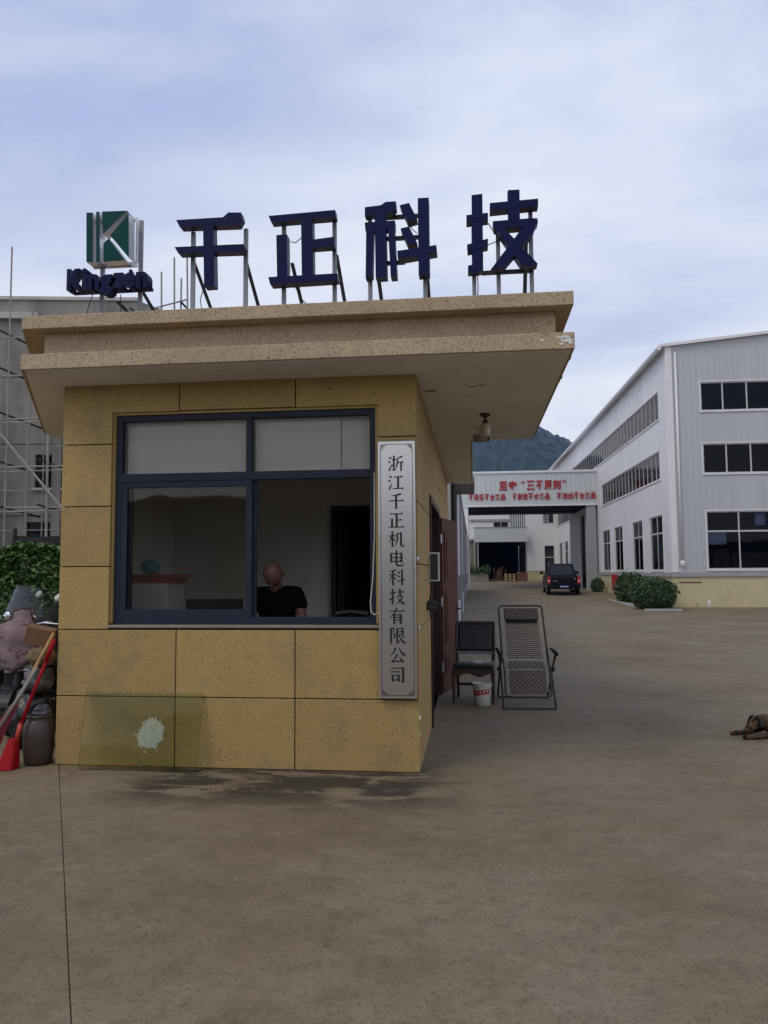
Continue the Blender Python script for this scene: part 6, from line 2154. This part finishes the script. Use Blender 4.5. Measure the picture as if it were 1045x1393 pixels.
def sacks_and_tools():
    def lump(name, mt, c, r, lab, cat, tie=False, jit=0.12, seed=0):
        m = MB()
        n, k = 36, 24
        vs, fs = [], []
        for i in range(k + 1):
            th = math.pi * i / k
            for j in range(n):
                ph = 2 * math.pi * j / n
                d = Vector((math.sin(th) * math.cos(ph), math.sin(th) * math.sin(ph), math.cos(th)))
                q = 1 + jit * mnoise.noise(d * 2.3 + Vector((seed, 0, 0))) * 2 + jit * 0.9 * mnoise.noise(d * 5 + Vector((seed, 3, 0))) + jit * 0.6 * abs(mnoise.noise(d * 11 + Vector((seed, 9, 0))))
                z = c[2] + r[2] * q * d.z
                vs.append((c[0] + r[0] * q * d.x, c[1] + r[1] * q * d.y, max(z, c[2] - r[2] * 0.92)))
        for i in range(k):
            for j in range(n):
                fs.append((i * n + j, (i + 1) * n + j, (i + 1) * n + (j + 1) % n, i * n + (j + 1) % n))
        m._add(vs, fs)
        o = tag(m.build(name, mt, smooth=True), lab, cat)
        if tie:
            MB().path([(c[0], c[1], c[2] + r[2] * 0.95), (c[0] + 0.02, c[1], c[2] + r[2] * 1.35)], [0.03, 0.05], 8).build('tied_neck', mt, o)
        return o
    lump('rubbish_bag', 'bag_black', (-4.08, 6.88, 0.26), (0.21, 0.20, 0.28), 'full black rubbish bag on the ground behind the clay jar', 'bag', False, 0.14, 1)
    lump('grey_sack', 'bag_grey', (-4.03, 6.86, 0.62), (0.13, 0.13, 0.12), 'crumpled grey plastic sack on the black rubbish bag', 'bag', False, 0.16, 2)
    lump('cloth_bundle', 'tan_cloth', (-4.02, 6.88, 0.83), (0.125, 0.12, 0.095), 'rolled tan cloth bundle on top of the grey sack', 'cloth', False, 0.12, 3)
    b = MB().box(-0.12, 0.12, -0.10, 0.10, -0.08, 0.08).xform(Matrix.Translation((-4.06, 6.93, 1.02)) @ Matrix.Rotation(R(14), 4, 'Y') @ Matrix.Rotation(R(20), 4, 'Z')).build('cardboard_box', 'cardboard', bevel=0.004)
    tag(b, 'small brown cardboard box tilted on top of the cloth bundle', 'box')
    lump('black_cover', 'net_black', (-4.62, 8.35, 0.72), (0.30, 0.35, 0.50), 'crumpled black cover draped over the seat of the quilted scooter', 'cover', False, 0.18, 4)
    # clay jar
    c = (-3.685, 6.30, 0)
    t = thing('clay_jar', c, 'brown glazed clay jar with scraps in its mouth at the corner of the guardhouse', 'jar')
    MB().lathe([(0.095, 0.0), (0.112, 0.02), (0.122, 0.12), (0.126, 0.24), (0.118, 0.33), (0.098, 0.365), (0.088, 0.38), (0.098, 0.392), (0.104, 0.405), (0.095, 0.412), (0.08, 0.40), (0.075, 0.30), (0.02, 0.28)], c, 28).build('pot', 'jar_clay', t, smooth=True)
    lump('scrap_bag', 'bag_grey', (-3.665, 6.31, 0.43), (0.065, 0.06, 0.055), 'scrunched whitish plastic bag stuffed in the mouth of the clay jar', 'bag', False, 0.2, 6)
    # red dustpan with long handle
    t = thing('dustpan', (-3.82, 6.15, 0), 'red long handled dustpan standing in front of the clay jar', 'dustpan')
    m = MB()
    m._add([(-3.90, 6.02, 0.0), (-3.77, 6.05, 0.0), (-3.765, 6.17, 0.0), (-3.88, 6.17, 0.0), (-3.855, 6.13, 0.24), (-3.80, 6.13, 0.25), (-3.775, 6.175, 0.24), (-3.86, 6.175, 0.24)],
           [(0, 3, 2, 1), (4, 5, 6, 7), (1, 2, 6, 5), (2, 3, 7, 6), (3, 0, 4, 7), (0, 1, 5, 4)])
    m.build('pan', 'red_plastic', t, bevel=0.01)
    MB().path([(-3.80, 6.15, 0.24), (-3.68, 6.20, 0.62), (-3.60, 6.235, 0.86)], 0.015, 8).build('handle', 'red_plastic', t, smooth=True)
    MB().path([(-3.60, 6.235, 0.86), (-3.54, 6.255, 1.05)], 0.02, 8).build('grip', 'red_plastic', t, smooth=True)
    MB().path([(-3.80, 6.15, 0.20), (-3.765, 6.165, 0.36)], 0.021, 8).build('socket', 'orange_red', t, smooth=True)
    # bamboo broom
    def broom(nm, p0, p1, p2, hm, bm, w, lab, seed):
        rr = random.Random(seed)
        t = thing(nm, (p2[0], p2[1], 0), lab, 'broom', group='brooms leaning by the clay jar')
        MB().path([p0, p1], 0.014, 8).build('handle', hm, t, smooth=True)
        P1, P2 = Vector(p1), Vector(p2)
        d = (P2 - P1)
        s = d.normalized().cross(Vector((0, 1, 0))).normalized()
        mb = MB()
        for i in range(90):
            a = rr.uniform(-1, 1)
            q0 = P1 + s * a * w * 0.25 + Vector((0, rr.uniform(-0.012, 0.012), 0)) - d.normalized() * 0.03
            q1 = P1 + d * rr.uniform(0.85, 1.0) + s * a * w + Vector((0, rr.uniform(-0.03, 0.03), 0))
            q1.z = max(q1.z, 0.004)
            mb.path([q0, (q0 + q1) / 2 + Vector((0, 0, 0.01)), q1], 0.0035, 3)
        tag(mb.build('bristles', bm, t), kind='stuff')
        MB().path([P1 - d.normalized() * 0.05, P1 + d.normalized() * 0.03], [0.018, 0.026], 10).build('collar', bm, t)
    broom('broom', (-3.55, 6.262, 1.10), (-3.83, 6.17, 0.50), (-4.02, 6.10, 0.12), 'bamboo_yellow', 'bristle', 0.07, 'bamboo broom with pink bristles leaning left of the clay jar', 1)
    broom('broom', (-3.66, 6.21, 0.82), (-3.93, 6.09, 0.30), (-4.10, 6.02, 0.02), 'bamboo', 'bristle', 0.05, 'short grey handled broom crossing in front of the bamboo one', 2)
    t = thing('white_dustpan', (-3.98, 6.0, 0), 'grubby white plastic scoop lying beside the red dustpan', 'scoop')
    m = MB()
    m._add([(-4.10, 6.0, 0.0), (-3.87, 6.03, 0.0), (-3.90, 6.2, 0.0), (-4.10, 6.2, 0.0), (-4.10, 6.12, 0.12), (-3.93, 6.14, 0.10), (-3.92, 6.2, 0.10), (-4.10, 6.2, 0.12)],
           [(0, 3, 2, 1), (4, 5, 6, 7), (1, 2, 6, 5), (2, 3, 7, 6), (3, 0, 4, 7), (0, 1, 5, 4)])
    m.build('pan', 'bucket_white', t, bevel=0.01)


sacks_and_tools()


# ================================================================== hedge and net on the left
def hedge():
    rr = random.Random(17)
    t = thing('vine_hedge', (-7.5, 11.2, 0), 'thick green vine hedge below the concrete building on the left', 'hedge')
    def top(x):
        return 1.98 + 0.16 * mnoise.noise((x * 1.3, 0, 0)) + 0.16 * mnoise.noise((x * 5, 0, 2))
    def sm(r):
        x = r.uniform(-10.5, -5.4)
        y = 10.75 + abs(r.gauss(0, 0.32))
        z = top(x) * (1 - r.random() ** 2.2)
        y += 0.10 * mnoise.noise((x * 2, z * 2, 5))
        return (x, y, max(0.05, z))
    leaves(MB(), 26000, sm, 0.05, rr).build('foliage', 'leaf_vine', t)
    for x in (-10, -8.4, -7.02, -6.2):
        MB().path([(x, 11.1, 0), (x + 0.05, 11.1, 2.3)], 0.035, 8).build('post', 'dark_steel', t)
    n = MB()
    K = 40
    for i in range(K):
        x0, x1 = -7.0 + 1.6 * i / K, -7.0 + 1.6 * (i + 1) / K
        def zt(x):
            return 2.17 + 0.05 * mnoise.noise((x * 4, 1, 0))
        n.quad((x0, 11.05, 2.0), (x1, 11.05, 2.0), (x1, 11.1, zt(x1)), (x0, 11.1, zt(x0)))
    o = n.build('shade_net', 'net_black')
    tag(o, 'strip of black shade net along the top of the vine hedge', 'net')


hedge()


# ================================================================== haze in the air
hz = MB().box(-700, 700, -40, 1000, -2.0, 130).build('haze', [])
hm = bpy.data.materials.new('haze_air')
hm.use_nodes = True
hn = hm.node_tree
hn.nodes.remove(hn.nodes['Principled BSDF'])
pv = hn.nodes.new('ShaderNodeVolumePrincipled')
pv.inputs['Color'].default_value = (0.10, 0.40, 1.0, 1)
pv.inputs['Density'].default_value = 0.00019
pv.inputs['Anisotropy'].default_value = 0.0
hn.links.new(pv.outputs[0], hn.nodes['Material Output'].inputs['Volume'])
hz.data.materials.append(hm)
tag(hz, 'thin bluish haze in the air', 'haze', kind='stuff')
